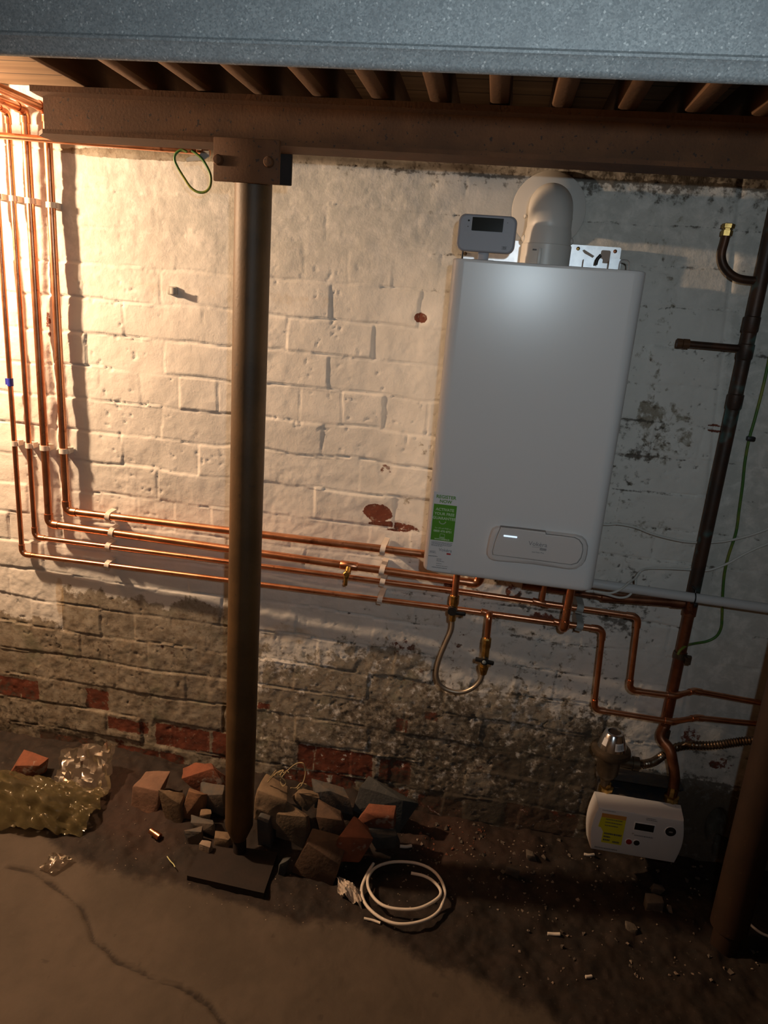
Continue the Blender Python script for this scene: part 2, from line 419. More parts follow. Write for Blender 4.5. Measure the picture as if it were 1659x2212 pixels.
xs = wx/bl + np.where(np.mod(row, 2) == 0, 0.0, 0.5) + 0.13*np.sin(row*12.9)
ci = np.floor(xs); fx = xs-ci
dj = np.minimum(np.minimum(fz, 1-fz)*CH, np.minimum(fx, 1-fx)*bl)
hz = np.minimum(fz, 1-fz)*CH; hx = np.minimum(fx, 1-fx)*bl
jst = 0.35+0.9*fbm(X, Zz, 5, 11, 3)
tw = fbm(X, Zz, 11, 15, 3)
vis = sstep(fbm(X, Zz, 6, 17, 3), 0.33, 0.55)
groove = np.maximum((1-sstep(hz, 0.0005, 0.0035+0.004*tw))*(0.35+0.65*vis), 0.5*(1-sstep(hx, 0.0005, 0.003+0.004*tw))*sstep(fbm(X, Zz, 8, 19, 2), 0.38, 0.58))
rnd = lambda s: np.mod(np.sin(row*127.1+ci*311.7+s*74.7)*43758.5453, 1.0)
plast = np.zeros_like(X)                          # smoother rendered areas
plast = np.maximum(plast, sstep(Zz, 1.50, 1.70)*sstep(fbm(X, Zz, 2.5, 41, 3), 0.25, 0.55)*0.85)
cr = at(1600, 440, 0).x; cr2 = at(1500, 1350, 0).x
edge = cr + (cr2-cr)*(1.80-Zz)/1.05
plast = np.maximum(plast, sstep(X-edge, -0.01, 0.02)*0.9)
jst = jst*(0.55+0.45*sstep(Zz, 0.45, 0.75))
H = -0.0040*groove*jst*(1-0.85*plast)
H += (rnd(1)-0.5)*0.0045*(1-plast)*(1-groove) + ((rnd(2)-0.5)*(fz-0.5)+(rnd(3)-0.5)*(fx-0.5))*0.005*(1-plast)
ledge = np.exp(-((hz-0.001)/0.0022)**2)*sstep(fbm(X, Zz, 9, 25, 3), 0.52, 0.62)*np.sign(fz-0.5)
H += 0.0030*ledge*(1-0.6*plast)
chip = (1-0.7*plast)*sstep(fbm(X, Zz, 55, 27, 3), 0.76, 0.81)*sstep(fbm(X, Zz, 4, 28, 2), 0.4, 0.6)
H -= 0.0022*chip
H += (fbm(X, Zz, 14, 21, 4)-0.5)*0.0050 + (fbm(X, Zz, 42, 31, 4)-0.5)*0.0040*sstep(fbm(X, Zz, 5, 51, 2)+0.35*(1.0-Zz), 0.35, 0.75)*(1-0.75*plast) + (fbm(X, Zz, 2.2, 61, 2)-0.5)*0.010
crack = at(130, 1200, 0).x + 0.012*(fbm(Zz*0+3, Zz, 12, 71)-0.5)*2 + (Zz-0.72)*0.01
kc = np.exp(-((X-crack)/0.010)**2)*sstep(Zz, 0.45, 0.55)*sstep(fbm(X, Zz, 7, 81, 3), 0.32, 0.52)
H -= 0.009*kc
kr = np.exp(-((X-edge)/0.006)**2)*sstep(Zz, 0.1, 0.4)*0.8
H -= 0.005*kr
# bare brick, worn limewash, soot, painted shade in the hole
brickm = np.zeros_like(X)
for r in [(-20, 1463, 85, 1512), (183, 1488, 236, 1536), (230, 1553, 322, 1584), (333, 1568, 455, 1622), (85, 1588, 205, 1645), (250, 1618, 402, 1664),
          (-20, 1600, 60, 1660), (548, 1516, 585, 1534), (640, 1614, 808, 1680), (815, 1640, 890, 1698), (610, 1662, 712, 1706), (712, 1670, 770, 1716), (826, 1700, 885, 1742),
          (852, 1550, 884, 1584), (915, 1532, 948, 1558), (895, 1720, 1000, 1792), (1085, 1742, 1252, 1815), (455, 1575, 492, 1640)]:
    brickm = np.maximum(brickm, soft_rect(*r)*0.72)
for bl_ in [(815, 1108, 38, 22, 0.8), (850, 1138, 60, 12, 0.75), (908, 687, 16, 12, 0.72), (1110, 1280, 22, 24, 0.62), (970, 1268, 18, 24, 0.6), (1170, 1335, 34, 18, 0.62),
            (835, 1010, 18, 30, 0.5), (1490, 1590, 26, 30, 0.6), (1545, 925, 20, 10, 0.72), (1555, 1650, 30, 20, 0.58), (105, 700, 8, 30, 0.6), (865, 1395, 40, 26, 0.52), (980, 1400, 70, 60, 0.42),
            (900, 1470, 60, 40, 0.45), (1050, 1650, 70, 50, 0.45), (1000, 1610, 50, 24, 0.5), (370, 1400, 40, 22, 0.45), (215, 1395, 50, 14, 0.42), (280, 1610, 60, 30, 0.5)]:
    brickm = np.maximum(brickm, soft_blob(*bl_))
brickm *= 1-0.8*groove
zb_ = np.where(X < crack, 0.50, 0.585)
lime = sstep(zb_-Zz+0.20*(fbm(X, Zz, 5, 91, 4)-0.5), -0.06, 0.06)*sstep(-0.62-X, -0.25, 0.15)*0.80
lime = np.maximum(lime, sstep(np.where(X < -0.6, 0.45, 0.62)-Zz+0.35*(fbm(X, Zz, 4, 93, 4)-0.5), -0.12, 0.22)*0.62)
lime = np.maximum(lime, sstep(X, -0.50, -0.10)*sstep(1.60-Zz, -0.1, 0.4)*0.34)
lime = np.maximum(lime, sstep(X, -0.30, 0.05)*sstep(1.35-Zz, -0.2, 0.5)*0.36)
lime = np.maximum(lime, sstep(X, 0.10, 0.40)*0.34)
lime = np.maximum(lime, sstep(X, -0.62, -0.2)*sstep(1.05-Zz, -0.15, 0.3)*0.30)
lime = lime*(1-0.65*sstep(X, 0.40, 0.52)*sstep(Zz, 0.22, 0.30))
lime = np.maximum(lime, sstep(0.22-Zz, -0.05, 0.12)*0.62)
for bl_ in [(1440, 940, 60, 80, 0.45), (1400, 890, 26, 40, 0.55), (1310, 1600, 50, 60, 0.6), (1400, 1140, 60, 30, 0.4), (300, 334, 190, 10, 0.8), (480, 330, 60, 10, 0.7)]:
    lime = np.maximum(lime, soft_blob(*bl_))
grime_shade = 0.10 + 0.22*sstep(X, -0.7, 0.35) + 0.22*sstep(0.80-Zz, -0.1, 0.6) + 0.10*groove + 0.30*chip
grime_shade = grime_shade + 0.25*groove*sstep(X, -0.7, -0.1) + 0.25*sstep(fbm(X, Zz, 5, 29, 4), 0.5, 0.7)*sstep(X, -0.6, 0.3) + 0.35*sstep(Zz, 1.80, 1.87)*sstep(X, -1.2, -1.0)
for bl_ in [(960, 1400, 90, 70, 0.22), (850, 1450, 80, 60, 0.2), (1330, 1355, 45, 22, 0.42), (1395, 1310, 40, 18, 0.34), (320, 1500, 16, 34, 0.5), (390, 1440, 60, 60, 0.26), (1290, 1690, 50, 90, 0.45), (1390, 1680, 60, 30, 0.42),
            (1545, 1790, 22, 42, 0.9), (1560, 1840, 22, 30, 0.9), (1565, 475, 34, 28, 0.36), (1440, 760, 60, 16, 0.34), (1500, 800, 60, 26, 0.26), (1300, 560, 20, 10, 0.2), (450, 700, 8, 24, 0.3), (1480, 1420, 30, 30, 0.36),  # first two blobs paint the shade inside the wall hole
            (1260, 1560, 30, 50, 0.4), (1350, 1230, 34, 12, 0.35), (1450, 1250, 26, 14, 0.4), (1640, 470, 30, 40, 0.3), (860, 960, 60, 8, 0.3), (880, 880, 50, 30, 0.16), (910, 760, 40, 30, 0.16), (110, 640, 10, 120, 0.18)]:
    grime_shade = np.maximum(grime_shade, soft_blob(*bl_) + grime_shade*0.5)
grime_shade = grime_shade + 0.35*sstep(0.10-Zz, -0.05, 0.10) + 0.45*sstep(X-0.30, 0, 0.3)*sstep(0.27-Zz, -0.02, 0.05)
grime_shade = grime_shade + 0.28*sstep(0.50-Zz, -0.05, 0.1)*sstep(fbm(X, Zz, 7, 37, 4), 0.42, 0.62)
grime_shade = np.maximum(grime_shade, 0.85*kc)
grime_shade = grime_shade*(1-0.45*sstep(X, 0.46, 0.56)*sstep(Zz, 0.26, 0.32)*sstep(0.8-Zz, 0, 0.2))
grime_shade = grime_shade*(1-0.5*sstep(-0.9-X, -0.2, 0.3)*sstep(Zz, 0.7, 0.9))
ochre = soft_rect(140, 598, 480, 640, 0.02)*0.40 + soft_rect(480, 625, 740, 672, 0.02)*0.42 + kc*0.5
for bl_ in [(620, 1370, 70, 30, 0.5), (130, 1290, 14, 60, 0.6), (700, 1330, 60, 30, 0.25), (900, 1240, 60, 60, 0.25), (450, 1480, 60, 40, 0.4), (1090, 460, 10, 10, 0.1)]:
    ochre = np.maximum(ochre, soft_blob(*bl_))
H -= 0.003*np.clip(brickm, 0, 1)
hole = soft_blob(1548, 1785, 20, 40) + soft_blob(1560, 1835, 18, 26)
H -= 0.05*np.clip(hole, 0, 1)
fade = sstep(Zz, 0.0, 0.001)
pos = np.stack([X, -H, Zz], -1)
grid_obj('wall_back', WX, WZ, pos, {'mask_a': np.stack([brickm, lime, grime_shade], -1), 'mask_b': np.stack([groove, ochre, plast], -1)}, wall_material())

# ------------------------------------------------------------------ floor
def floor_material():
    n = NT('cellar floor')
    a = n.attr('mask_a'); n4 = n.noise(20, 6, 0.65); n2 = n.noise(90, 5, 0.6); n1 = n.noise(5, 5, 0.6)
    conc = n.mix(n.ss(n1, 0.3, 0.7), (0.082, 0.062, 0.045), (0.058, 0.044, 0.031))
    conc = n.mix(n.ss(n4, 0.58, 0.75), conc, (0.070, 0.052, 0.038))
    dirt = n.mix(n.ss(n4, 0.35, 0.65), (0.024, 0.014, 0.009), (0.013, 0.0085, 0.006))
    dirt = n.mix(n.math('MULTIPLY', n.ss(n2, 0.62, 0.7), 0.5), dirt, (0.075, 0.055, 0.04))
    reddirt = n.mix(n.ss(n4, 0.4, 0.6), (0.070, 0.026, 0.014), (0.04, 0.018, 0.011))
    c = n.mix(n.ss(n.math('ADD', a[0], n.math('MULTIPLY', n.math('SUBTRACT', n4, 0.5), 0.8)), 0.25, 0.75), conc, dirt)
    c = n.mix(n.math('MULTIPLY', a[2], n.ss(n4, 0.3, 0.6)), c, reddirt)
    c = n.mix(n.math('MULTIPLY', n.ss(a[1], 0.15, 0.85), 0.8), c, (0.016, 0.010, 0.007))
    n.base(c); n.rough(0.85); n.bump(n.math('ADD', n4, n.math('MULTIPLY', n2, 0.5)), 0.35, 0.006)
    return n.m
FX = axis(-2.4, -1.7, 1.2, 1.9, 0.006, 0.06); FY = axis(-3.2, -1.0, 0.03, 0.03, 0.006, 0.06)
FXX, FYY = np.meshgrid(FX, FY)
def dist_poly(pts):
    d = np.full(FXX.shape, 9.0)
    for (ax_, ay_), (bx_, by_) in zip(pts[:-1], pts[1:]):
        vx, vy = bx_-ax_, by_-ay_; t = np.clip(((FXX-ax_)*vx+(FYY-ay_)*vy)/(vx*vx+vy*vy), 0, 1)
        d = np.minimum(d, np.hypot(FXX-ax_-t*vx, FYY-ay_-t*vy))
    return d
jit = 0.010*(fbm(FXX, FYY, 22, 7, 3)-0.5)*2
bd = [on_floor(*p) for p in [(-60, 1745), (60, 1790), (130, 1850), (250, 1885), (400, 1935), (560, 1975), (720, 1990), (860, 2050), (1000, 2110), (1150, 2190), (1400, 2330)]]
by = np.interp(FXX, [p.x for p in bd], [p.y for p in bd])
dirtm = sstep(FYY-by+0.10*(fbm(FXX, FYY, 6, 13, 4)-0.5), -0.06, 0.06)
cpts = [on_floor(*p)[:2] for p in [(20, 1872), (70, 1882), (110, 1908), (150, 1938), (178, 1962), (194, 1998), (203, 2030), (232, 2050), (250, 2073), (300, 2094), (330, 2112), (390, 2130), (425, 2150), (455, 2172), (485, 2212), (510, 2260)]]
dc = dist_poly(cpts)+jit*0.4
crackm = (1-sstep(dc, 0.0010, 0.0062))*(0.70+0.30*sstep(fbm(FXX, FYY, 12, 73, 3), 0.3, 0.6))
bank = sstep(FYY, -0.30, -0.02)*(0.030+0.03*fbm(FXX, FYY, 5, 23, 3))*(1-0.85*sstep(FXX, -0.30, 0.0))
FH = -0.012*crackm + bank*dirtm + dirtm*(fbm(FXX, FYY, 18, 33, 4)-0.5)*0.030 + (fbm(FXX, FYY, 3, 43, 3)-0.5)*0.010 + (1-dirtm)*(fbm(FXX, FYY, 40, 53, 3)-0.5)*0.003
def fblob(px, py, r, p):
    c = on_floor(px, py); return sstep(1.3-np.hypot(FXX-c.x, (FYY-c.y))/r, 0, 0.8)*p
redm = np.maximum.reduce([fblob(960, 1810, 0.13, 0.8), fblob(1100, 1830, 0.1, 0.4), fblob(300, 1760, 0.12, 0.6), fblob(330, 1800, 0.1, 0.4), fblob(250, 1720, 0.1, 0.6)])
pits = sstep(fbm(FXX, FYY, 26, 63, 2), 0.83, 0.9)*0.5
grid_obj('floor', FX, FY, np.stack([FXX, FYY, FH], -1), {'mask_a': np.stack([dirtm, np.maximum(crackm, pits*(1-dirtm)), redm], -1)}, floor_material())
def floor_z(x, y):
    i = int(np.clip(np.searchsorted(FX, x), 0, len(FX)-1)); j = int(np.clip(np.searchsorted(FY, y), 0, len(FY)-1)); return float(FH[j, i])

# ------------------------------------------------------------------ rest of the shell
M['low_bounce_wall'] = mat('low bounce cellar wall', (0.13, 0.10, 0.075), (0.08, 0.06, 0.045), rough=0.9, scale=6, bump=0.4, bscale=30)  # unseen walls coloured dark to cut the bounced light
struct('wall_left', MB().box((-2.45, -1.6, 1.03), (0.1, 3.3, 2.06)), M['low_bounce_wall'])
struct('wall_right', MB().box((1.95, -1.6, 1.03), (0.1, 3.3, 2.06)), M['low_bounce_wall'])
struct('wall_front', MB().box((-0.25, -3.25, 1.03), (4.5, 0.1, 2.06)), M['low_bounce_wall'])
def board_mat():
    n = NT('ceiling boards')
    s = n.node('ShaderNodeSeparateXYZ'); n.link(n.coord(), s.inputs[0])
    f = n.math('FRACT', n.math('DIVIDE', s.outputs[1], 0.105)); g = n.ss(n.math('ABSOLUTE', n.math('SUBTRACT', f, 0.5)), 0.465, 0.485)
    gr = n.noise(14, 5, vec=n.mapped((0.2, 3, 1)))
    c = n.mix(n.ss(gr, 0.3, 0.7), (0.21, 0.135, 0.072), (0.15, 0.092, 0.048))
    n.base(n.mix(g, c, (0.03, 0.018, 0.01))); n.rough(0.85); n.bump(n.math('SUBTRACT', 1.0, g), 0.5, 0.004); return n.m
struct('ceiling', MB().box((-0.25, -1.6, 2.045), (4.6, 3.4, 0.05)), board_mat())

# ------------------------------------------------------------------ joists on the beam
def joist_bm(x, w_, z0, z1, y0=-2.2, y1=-0.01, rise=0.0):
    pr = [(-w_/2, 0), (-w_/2, z1-z0), (w_/2, z1-z0), (w_/2, 0)]
    rr = 0.008; ring = [(-w_/2, z1), (-w_/2, z0+rr), (-w_/2+rr*0.3, z0+rr*0.3), (-w_/2+rr, z0), (w_/2-rr, z0), (w_/2-rr*0.3, z0+rr*0.3), (w_/2, z0+rr), (w_/2, z1)]
    mb = MB(); ys = [y0+(y1-y0)*k/14 for k in range(15)]
    mb.loft([[Vector((x+px_+0.003*math.sin(y*5+x*9), y, pz+(0.0015*math.sin(y*9+x*31) if pz < z1 else 0))) for px_, pz in ring] for y in ys])
    return mb
ORD = ['first', 'second', 'third', 'fourth', 'fifth', 'sixth', 'seventh', 'eighth', 'ninth', 'tenth', 'eleventh', 'twelfth', 'thirteenth', 'fourteenth']
jx = [-0.925]+[-0.655+0.1215*k for k in range(-1, 11)]
for i, x in enumerate(jx):
    wd = 0.022 if i == 0 else 0.040
    single('ceiling_joist', joist_bm(x, wd, 1.9415, 2.021), M['joist'],
           ('narrow dusty timber under the lit boards, leftmost of the row above the rusty beam' if i == 0 else
            'brown timber joist over the rusty beam, %s of the row counted from the left' % ORD[i]), 'joist', 'ceiling joists above the rusty beam')

# ------------------------------------------------------------------ galvanised steel member close to the lens
gp = [(-0.950, 1.957), (-0.950, 1.8585), (-0.9535, 1.855), (-0.9535, 1.852), (-0.950, 1.849), (-0.946, 1.838), (-0.942, 1.8335), (-0.937, 1.832), (-0.930, 1.834), (-0.930, 1.838), (-0.938, 1.842), (-0.944, 1.853), (-0.944, 1.957)]
gp = [(y, min(z, 1.9405)) for y, z in gp]
t = MB().loft([[Vector((x, y, z)) for y, z in gp] for x in (-1.9, -1.0, 0.0, 0.9, 1.6)])
single('galvanised_beam', t, M['galv'], 'speckled blue-grey galvanised steel channel across the top of the photo', 'beam')

# ------------------------------------------------------------------ rusty I-beam and its posts
BY, BZ0, BZ1 = -0.30, 1.847, 1.940
b = thing('steel_beam', 'long rusty brown steel I-beam carried by the round post', 'beam', (0.1, BY, BZ0))
def slab(x0, x1, y0, y1, z0, z1, bev=0.0015): return MB().box(((x0+x1)/2, (y0+y1)/2, (z0+z1)/2), (x1-x0, y1-y0, z1-z0), bev)
def flange(z0, z1, taper):
    ring = lambda x, y0, y1: [Vector((x, y0, z0)), Vector((x, y1, z0)), Vector((x, y1, z1)), Vector((x, y0, z1))]
    return MB().loft([ring(-1.055, BY-0.012, BY+0.045), ring(-1.025 if taper else -1.05, BY-0.045, BY+0.045), ring(0.0, BY-0.045, BY+0.045), ring(1.9, BY-0.045, BY+0.045)])
part('bottom_flange', flange(BZ0, BZ0+0.009, True), M['rust'], b, 0)
part('top_flange', flange(BZ1-0.012, BZ1, False), M['rust'], b, 0)
web = MB(); ys0 = []
web.loft([[Vector((x, BY-0.006, BZ0+0.009)), Vector((x, BY+0.006, BZ0+0.009)), Vector((x, BY+0.006, BZ1-0.012)), Vector((x, BY-0.006, BZ1-0.012))] for x in (-1.045, 0, 1.9)])
part('web', web, M['rust'], b, 0)

PX = -0.562
p = thing('steel_post', 'round dark steel post in front of the copper pipes, bolted under the rusty beam', 'post', (PX, BY, 0.0))
zt_ = at(520, 1775, BY).z
part('spigot', MB().tube([(PX+0.004, BY, 0.0), (PX+0.002, BY, zt_-0.04)], 0.019, 24), M['dark_steel'], p)
part('tube', MB().tube([(PX, BY, z) for z in (zt_-0.055, zt_-0.01, 0.5, 1.0, 1.5, 1.80, 1.845)], [0.022, 0.039, 0.0405, 0.0405, 0.0405, 0.0405, 0.0405], 40), M['post'], p)
pl = [on_floor(404, 1892, 0.015), on_floor(570, 1930, 0.015), on_floor(600, 1842, 0.015), on_floor(440, 1818, 0.015)]
mb = MB(); mb.loft([[Vector((q.x, q.y, -0.02)) for q in pl], [Vector((q.x, q.y, 0.016)) for q in pl]])
part('base_plate', mb, M['dark_steel'], p, 0)
c0, c1 = at(460, 345, -0.358), at(603, 345, -0.358)
ztop, zbot = at(530, 298, -0.358).z, at(530, 394, -0.358).z
part('cleat_plate', MB().box(((c0.x+c1.x)/2, -0.352, (ztop+zbot)/2), (c1.x-c0.x, 0.010, ztop-zbot), 0.002), M['rust'], p)
d0, d1 = at(500, 350, -0.25), at(630, 350, -0.25)
part('back_plate', MB().box(((d0.x+d1.x)/2, -0.246, (at(615, 312, -0.25).z+at(615, 400, -0.25).z)/2), (d1.x-d0.x, 0.010, at(615, 312, -0.25).z-at(615, 400, -0.25).z), 0.002), M['dark_steel'], p)
for bx_, by_ in ((471, 345), (580, 350)):
    c = at(bx_, by_, -0.362)
    part('bolt', MB().lathe([(0.0105, 0), (0.0105, 0.008), (0.0085, 0.0115), (0.0, 0.0125)], (c.x, -0.357, c.z), (0, -1, 0), 24), M['rust'], p)

P2 = 0.762
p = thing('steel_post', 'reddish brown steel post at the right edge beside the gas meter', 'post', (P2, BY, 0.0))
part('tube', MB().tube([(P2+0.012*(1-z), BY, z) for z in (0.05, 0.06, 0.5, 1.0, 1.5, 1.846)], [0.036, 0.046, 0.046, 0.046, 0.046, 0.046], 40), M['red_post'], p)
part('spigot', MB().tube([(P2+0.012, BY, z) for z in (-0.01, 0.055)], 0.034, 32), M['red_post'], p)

# ------------------------------------------------------------------ heating pipes
def ypipe(x): return float(np.interp(x, [-1.4, -1.2, -0.2, 0.15, 0.6], [-0.022, -0.026, -0.050, -0.082, -0.088]))
def hpt(px_, py_):
    y = -0.05
    for _ in range(4): y = ypipe(at(px_, py_, y).x)
    return at(px_, py_, y)
PATHS = {}
def on_pipe(key, px_, py_):
    "the point of a pipe's own centre line nearest to a pixel"
    P = PATHS[key]; best = None
    for a_, b_ in zip(P[:-1], P[1:]):
        for k in range(41):
            v = a_.lerp(b_, k/40); c = (Vector(v)-Vector(CAM)); d = [float(np.dot(AX[i], c)) for i in range(3)]
            if d[2] < 0.1: continue
            e = (829.5+FPX*d[0]/d[2]-px_)**2+(1106-FPX*d[1]/d[2]-py_)**2
            if best is None or e < best[0]: best = (e, v.copy())
    return best[1]
def run(root, pts, r, material, R_=0.018, fit=True, name='pipe_run', efit=None, key=None):
    path, arcs = fillet(pts, R_)
    if key: PATHS[key] = [Vector(v) for v in path]
    o = part(name, MB().tube(path, r, 18), material, root)
    if fit:
        for a_ in arcs: part('elbow', MB().tube(a_, r*1.14+0.0006, 18), efit or material, root)
    return o
def collar(root, c, d, r, L=0.034, name='coupling', material=None):
    c = Vector(c); d = Vector(d).normalized()*L/2
    return part(name, MB().tube([c-d, c-d*0.94, c+d*0.94, c+d], [r*1.05, r*1.15, r*1.15, r*1.05], 18), material or M['copper'], root)
RA, RB = 0.0110, 0.0075
riser = {'a': ((112, 437), (140, 1030)), 'b': ((67, 437), (101, 1060)), 'c': ((27, 437), (74, 1100)), 'd': ((6, 600), (43, 1120))}
rx = {k: sum(at(*q, -0.025).x for q in v)/2 for k, v in riser.items()}
def riser_bottom(k, px_, py_): return Vector((rx[k], -0.025, at(px_, py_, -0.025).z))
# the two larger pipes
a0 = hpt(150, 1105); a1 = hpt(910, 1194)
tA = thing('copper_pipe', 'thick copper pipe dropping down the rightmost riser into the top run of four', 'pipe', (rx['a'], -0.025, a0.z), 'copper heating pipes')
run(tA, [(rx['a']-0.0, -1.30, 1.962), (rx['a'], -0.026, 1.962), (rx['a'], -0.025, a0.z), Vector((0.0, ypipe(0.0), a1.z+(a1.z-a0.z)/(a1.x-a0.x)*(0.0-a1.x))), (0.0, ypipe(0.0), 0.915)], RA, M['copper'], key='a')
b0 = hpt(112, 1132); b1 = hpt(910, 1241)
tB = thing('copper_pipe', 'thick copper pipe in the second run from the top, with a small brass drain cock', 'pipe', (rx['b'], -0.025, b0.z), 'copper heating pipes')
bz = lambda x: b0.z+(b1.z-b0.z)/(b1.x-b0.x)*(x-b0.x)
run(tB, [(rx['b'], -1.30, 1.957), (rx['b'], -0.026, 1.957), (rx['b'], -0.025, b0.z), (0.028, ypipe(0.028), bz(0.028)), (0.028, ypipe(0.028), 0.915)], RA, M['copper'], key='b')
dc_ = on_pipe('b', 755, 1214); collar(tB, dc_, (b1-b0), RA, 0.05, 'tee')
dv = part('drain_cock', MB().tube([dc_+Vector((0, -0.006, -0.004)), dc_+Vector((0, -0.02, -0.016))], 0.009, 14).tube([dc_+Vector((-0.002, -0.02, -0.012)), dc_+Vector((-0.003, -0.02, -0.030)), dc_+Vector((-0.003, -0.02, -0.031)), dc_+Vector((-0.004, -0.02, -0.052))], [0.008, 0.008, 0.0055, 0.0055], 12), M['brass'], tB, label='brass drain cock')
part('cock_nut', MB().lathe([(0.0095, 0), (0.0095, 0.006), (0.007, 0.008)], dc_+Vector((-0.001, -0.028, -0.014)), (0, -1, 0), 6), M['brass'], dv, 0)
# the two thinner pipes
c0_, c1_ = hpt(84, 1161), hpt(1365, 1331)
tC = thing('copper_pipe', 'thin copper pipe in the third run from the top, stepping down right of the boiler', 'pipe', (rx['c'], -0.025, c0_.z), 'copper heating pipes')
cx1, cx2 = hpt(1379, 1332), hpt(1360, 1487)
cpath = [(rx['c'], -1.30, 1.953), (rx['c'], -0.026, 1.953), (rx['c'], -0.025, c0_.z), hpt(1000, 1278), Vector((cx1.x, ypipe(cx1.x), hpt(1379, 1332).z)), Vector((cx2.x, ypipe(cx2.x), hpt(1360, 1490).z))]
g = at(1458, 1503, -0.088); cpath += [g, at(1500, 1492, -0.045), at(1659, 1521, -0.045), at(1900, 1560, -0.045)]
run(tC, cpath, RB, M['copper'], key='c')
d0_ = hpt(52, 1197)
tD = thing('copper_pipe', 'thin copper pipe in the lowest run, down the leftmost riser with blue tape', 'pipe', (rx['d'], -0.025, d0_.z), 'copper heating pipes')
dx1, dx2 = hpt(1303, 1359), hpt(1283, 1532)
dpath = [(rx['d'], -0.025, 2.02), (rx['d'], -0.025, d0_.z), hpt(1000, 1317), Vector((dx1.x, ypipe(dx1.x), dx1.z)), Vector((dx2.x, ypipe(dx2.x), dx2.z)), at(1452, 1559, -0.088), at(1505, 1550, -0.045), at(1659, 1566, -0.045), at(1900, 1590, -0.045)]
run(tD, dpath, RB, M['copper'], key='d')
q = at(18, 825, -0.025)
part('tape_band', MB().tube([(rx['d'], -0.025, q.z-0.011), (rx['d'], -0.025, q.z+0.011)], RB+0.0012, 16).box((rx['d']-0.010, -0.027, q.z+0.001), (0.008, 0.001, 0.018)), M['blue_tape'], tD, label='band of blue tape')
# branches under the boiler
q = on_pipe('c', 1168, 1302); collar(tC, q, (1, 0, -0.13), RB, 0.05, 'tee')
part('branch', MB().tube([q, (q.x+0.003, q.y, 0.915)], RB, 16), M['copper'], tC)
q = on_pipe('d', 1213, 1346); collar(tD, q, (1, 0, -0.13), RB, 0.05, 'tee')
f0 = at(1212, 1362, -0.105); run(tD, [q, Vector((q.x, f0.y-0.012, q.z)), (q.x+0.004, f0.y-0.012, 0.915)], RA*0.98, M['copper'], 0.012, True, 'branch')
qv = on_pipe('d', 1056, 1325); collar(tD, qv, (1, 0, -0.13), RB, 0.045, 'tee')

# the copper pipe behind the beam
e0, e1 = at(0, 293, -0.15), at(440, 328, -0.15)
bp = thing('copper_pipe', 'short copper pipe behind the rusty beam, crossing in front of the risers', 'pipe', ((e0.x+e1.x)/2, -0.15, e0.z))
part('pipe_run', MB().tube([e0+(e0-e1)*1.4, e0, e1], RB, 18), M['copper'], bp)
collar(bp, e1, e1-e0, RB, 0.03, 'end_cap')
# earth clamp tag and looped earth wire
cl = at(430, 332, -0.15)
et = thing('earth_clamp', 'small grey metal earth clamp at the end of the pipe behind the beam', 'clamp', cl)
part('band', MB().tube([cl+Vector((-0.004, 0, 0.012)), cl+Vector((0.010, 0, 0.010))], RB+0.002, 14), M['grey_clip'], et)
tg = [at(*q_, -0.160) for q_ in ((402, 343), (410, 339), (430, 336), (438, 326), (452, 326), (452, 338), (440, 346), (418, 348), (404, 349))]
part('tag', MB().prism([(v.x, v.z) for v in tg], -0.158, -0.162), M['grey_clip'], et)
lw = [at(*q_, -0.165) for q_ in ((404, 328), (392, 324), (380, 332), (377, 345), (384, 362), (398, 385), (412, 405), (428, 415), (444, 414), (454, 402), (455, 380), (447, 360), (436, 343), (424, 332), (414, 325))]
single('earth_wire', MB().tube(spline(lw, 8), 0.0031, 12), M['earth_green'], 'green and yellow earth wire looped below the rusty beam left of the post', 'wire')

# ------------------------------------------------------------------ pipe clips
def clip(c, axis_, r, label, material, wide=0.015, side=1):
    "c: pipe centre; the clip reaches back to the wall"
    c = Vector(c); A = Vector(axis_).normalized(); Nn = Vector((0, -1, 0)); S = A.cross(Nn).normalized()
    t_ = thing('pipe_clip', label, 'pipe clip', (c.x, -0.001, c.z), 'pipe clips')
    dep = -c.y; mb = MB(); w2 = wide/2
    prof = [(r+0.0035, 0.0), (r+0.0045, -dep+0.0), (-(r+0.0045), -dep), (-(r+0.0035), 0.0), (-(r+0.0008), 0.0)]
    k = 8; prof += [((r+0.0008)*-math.cos(math.pi*i/k), -(r+0.0008)*math.sin(math.pi*i/k)) for i in range(1, k)] + [(r+0.0008, 0.0)]
    ring = lambda o: [c + A*o + S*x + Nn*y for x, y in prof]
    part('base', mb.loft([ring(-w2), ring(w2)]), material, t_, 30)
    mb = MB(); k = 12
    sp = [((r+0.0032)*math.cos(math.pi*i/k), (r+0.0032)*math.sin(math.pi*i/k)) for i in range(k+1)] + [((r+0.0008)*math.cos(math.pi*i/k), (r+0.0008)*math.sin(math.pi*i/k)) for i in range(k, -1, -1)]
    sp = [(r+0.0075, -0.002), (r+0.0075, 0.002)] + sp[1:]
    ring = lambda o: [c + A*o + S*x*side + Nn*y for x, y in sp]
    part('strap', mb.loft([ring(-w2*0.95), ring(w2*0.95)]), material, t_, 30)
names = {'a': 'rightmost', 'b': 'third', 'c': 'second', 'd': 'leftmost'}
for k, (py1, r) in {'a': (440, RA), 'b': (434, RA), 'c': (431, RB), 'd': (428, RB)}.items():
    clip((rx[k], -0.025, at(60, py1, -0.025).z), (0, 0, 1), r, 'white pipe clip on the %s copper riser, upper row near the beam' % names[k], M['white_plastic'])
for k, (px1, py1, r) in {'a': (140, 974, RA), 'b': (97, 967, RA), 'c': (68, 963, RB), 'd': (35, 958, RB)}.items():
    clip((rx[k], -0.025, at(px1, py1, -0.025).z), (0, 0, 1), r, 'white pipe clip on the %s copper riser, lower row' % names[k], M['white_plastic'])
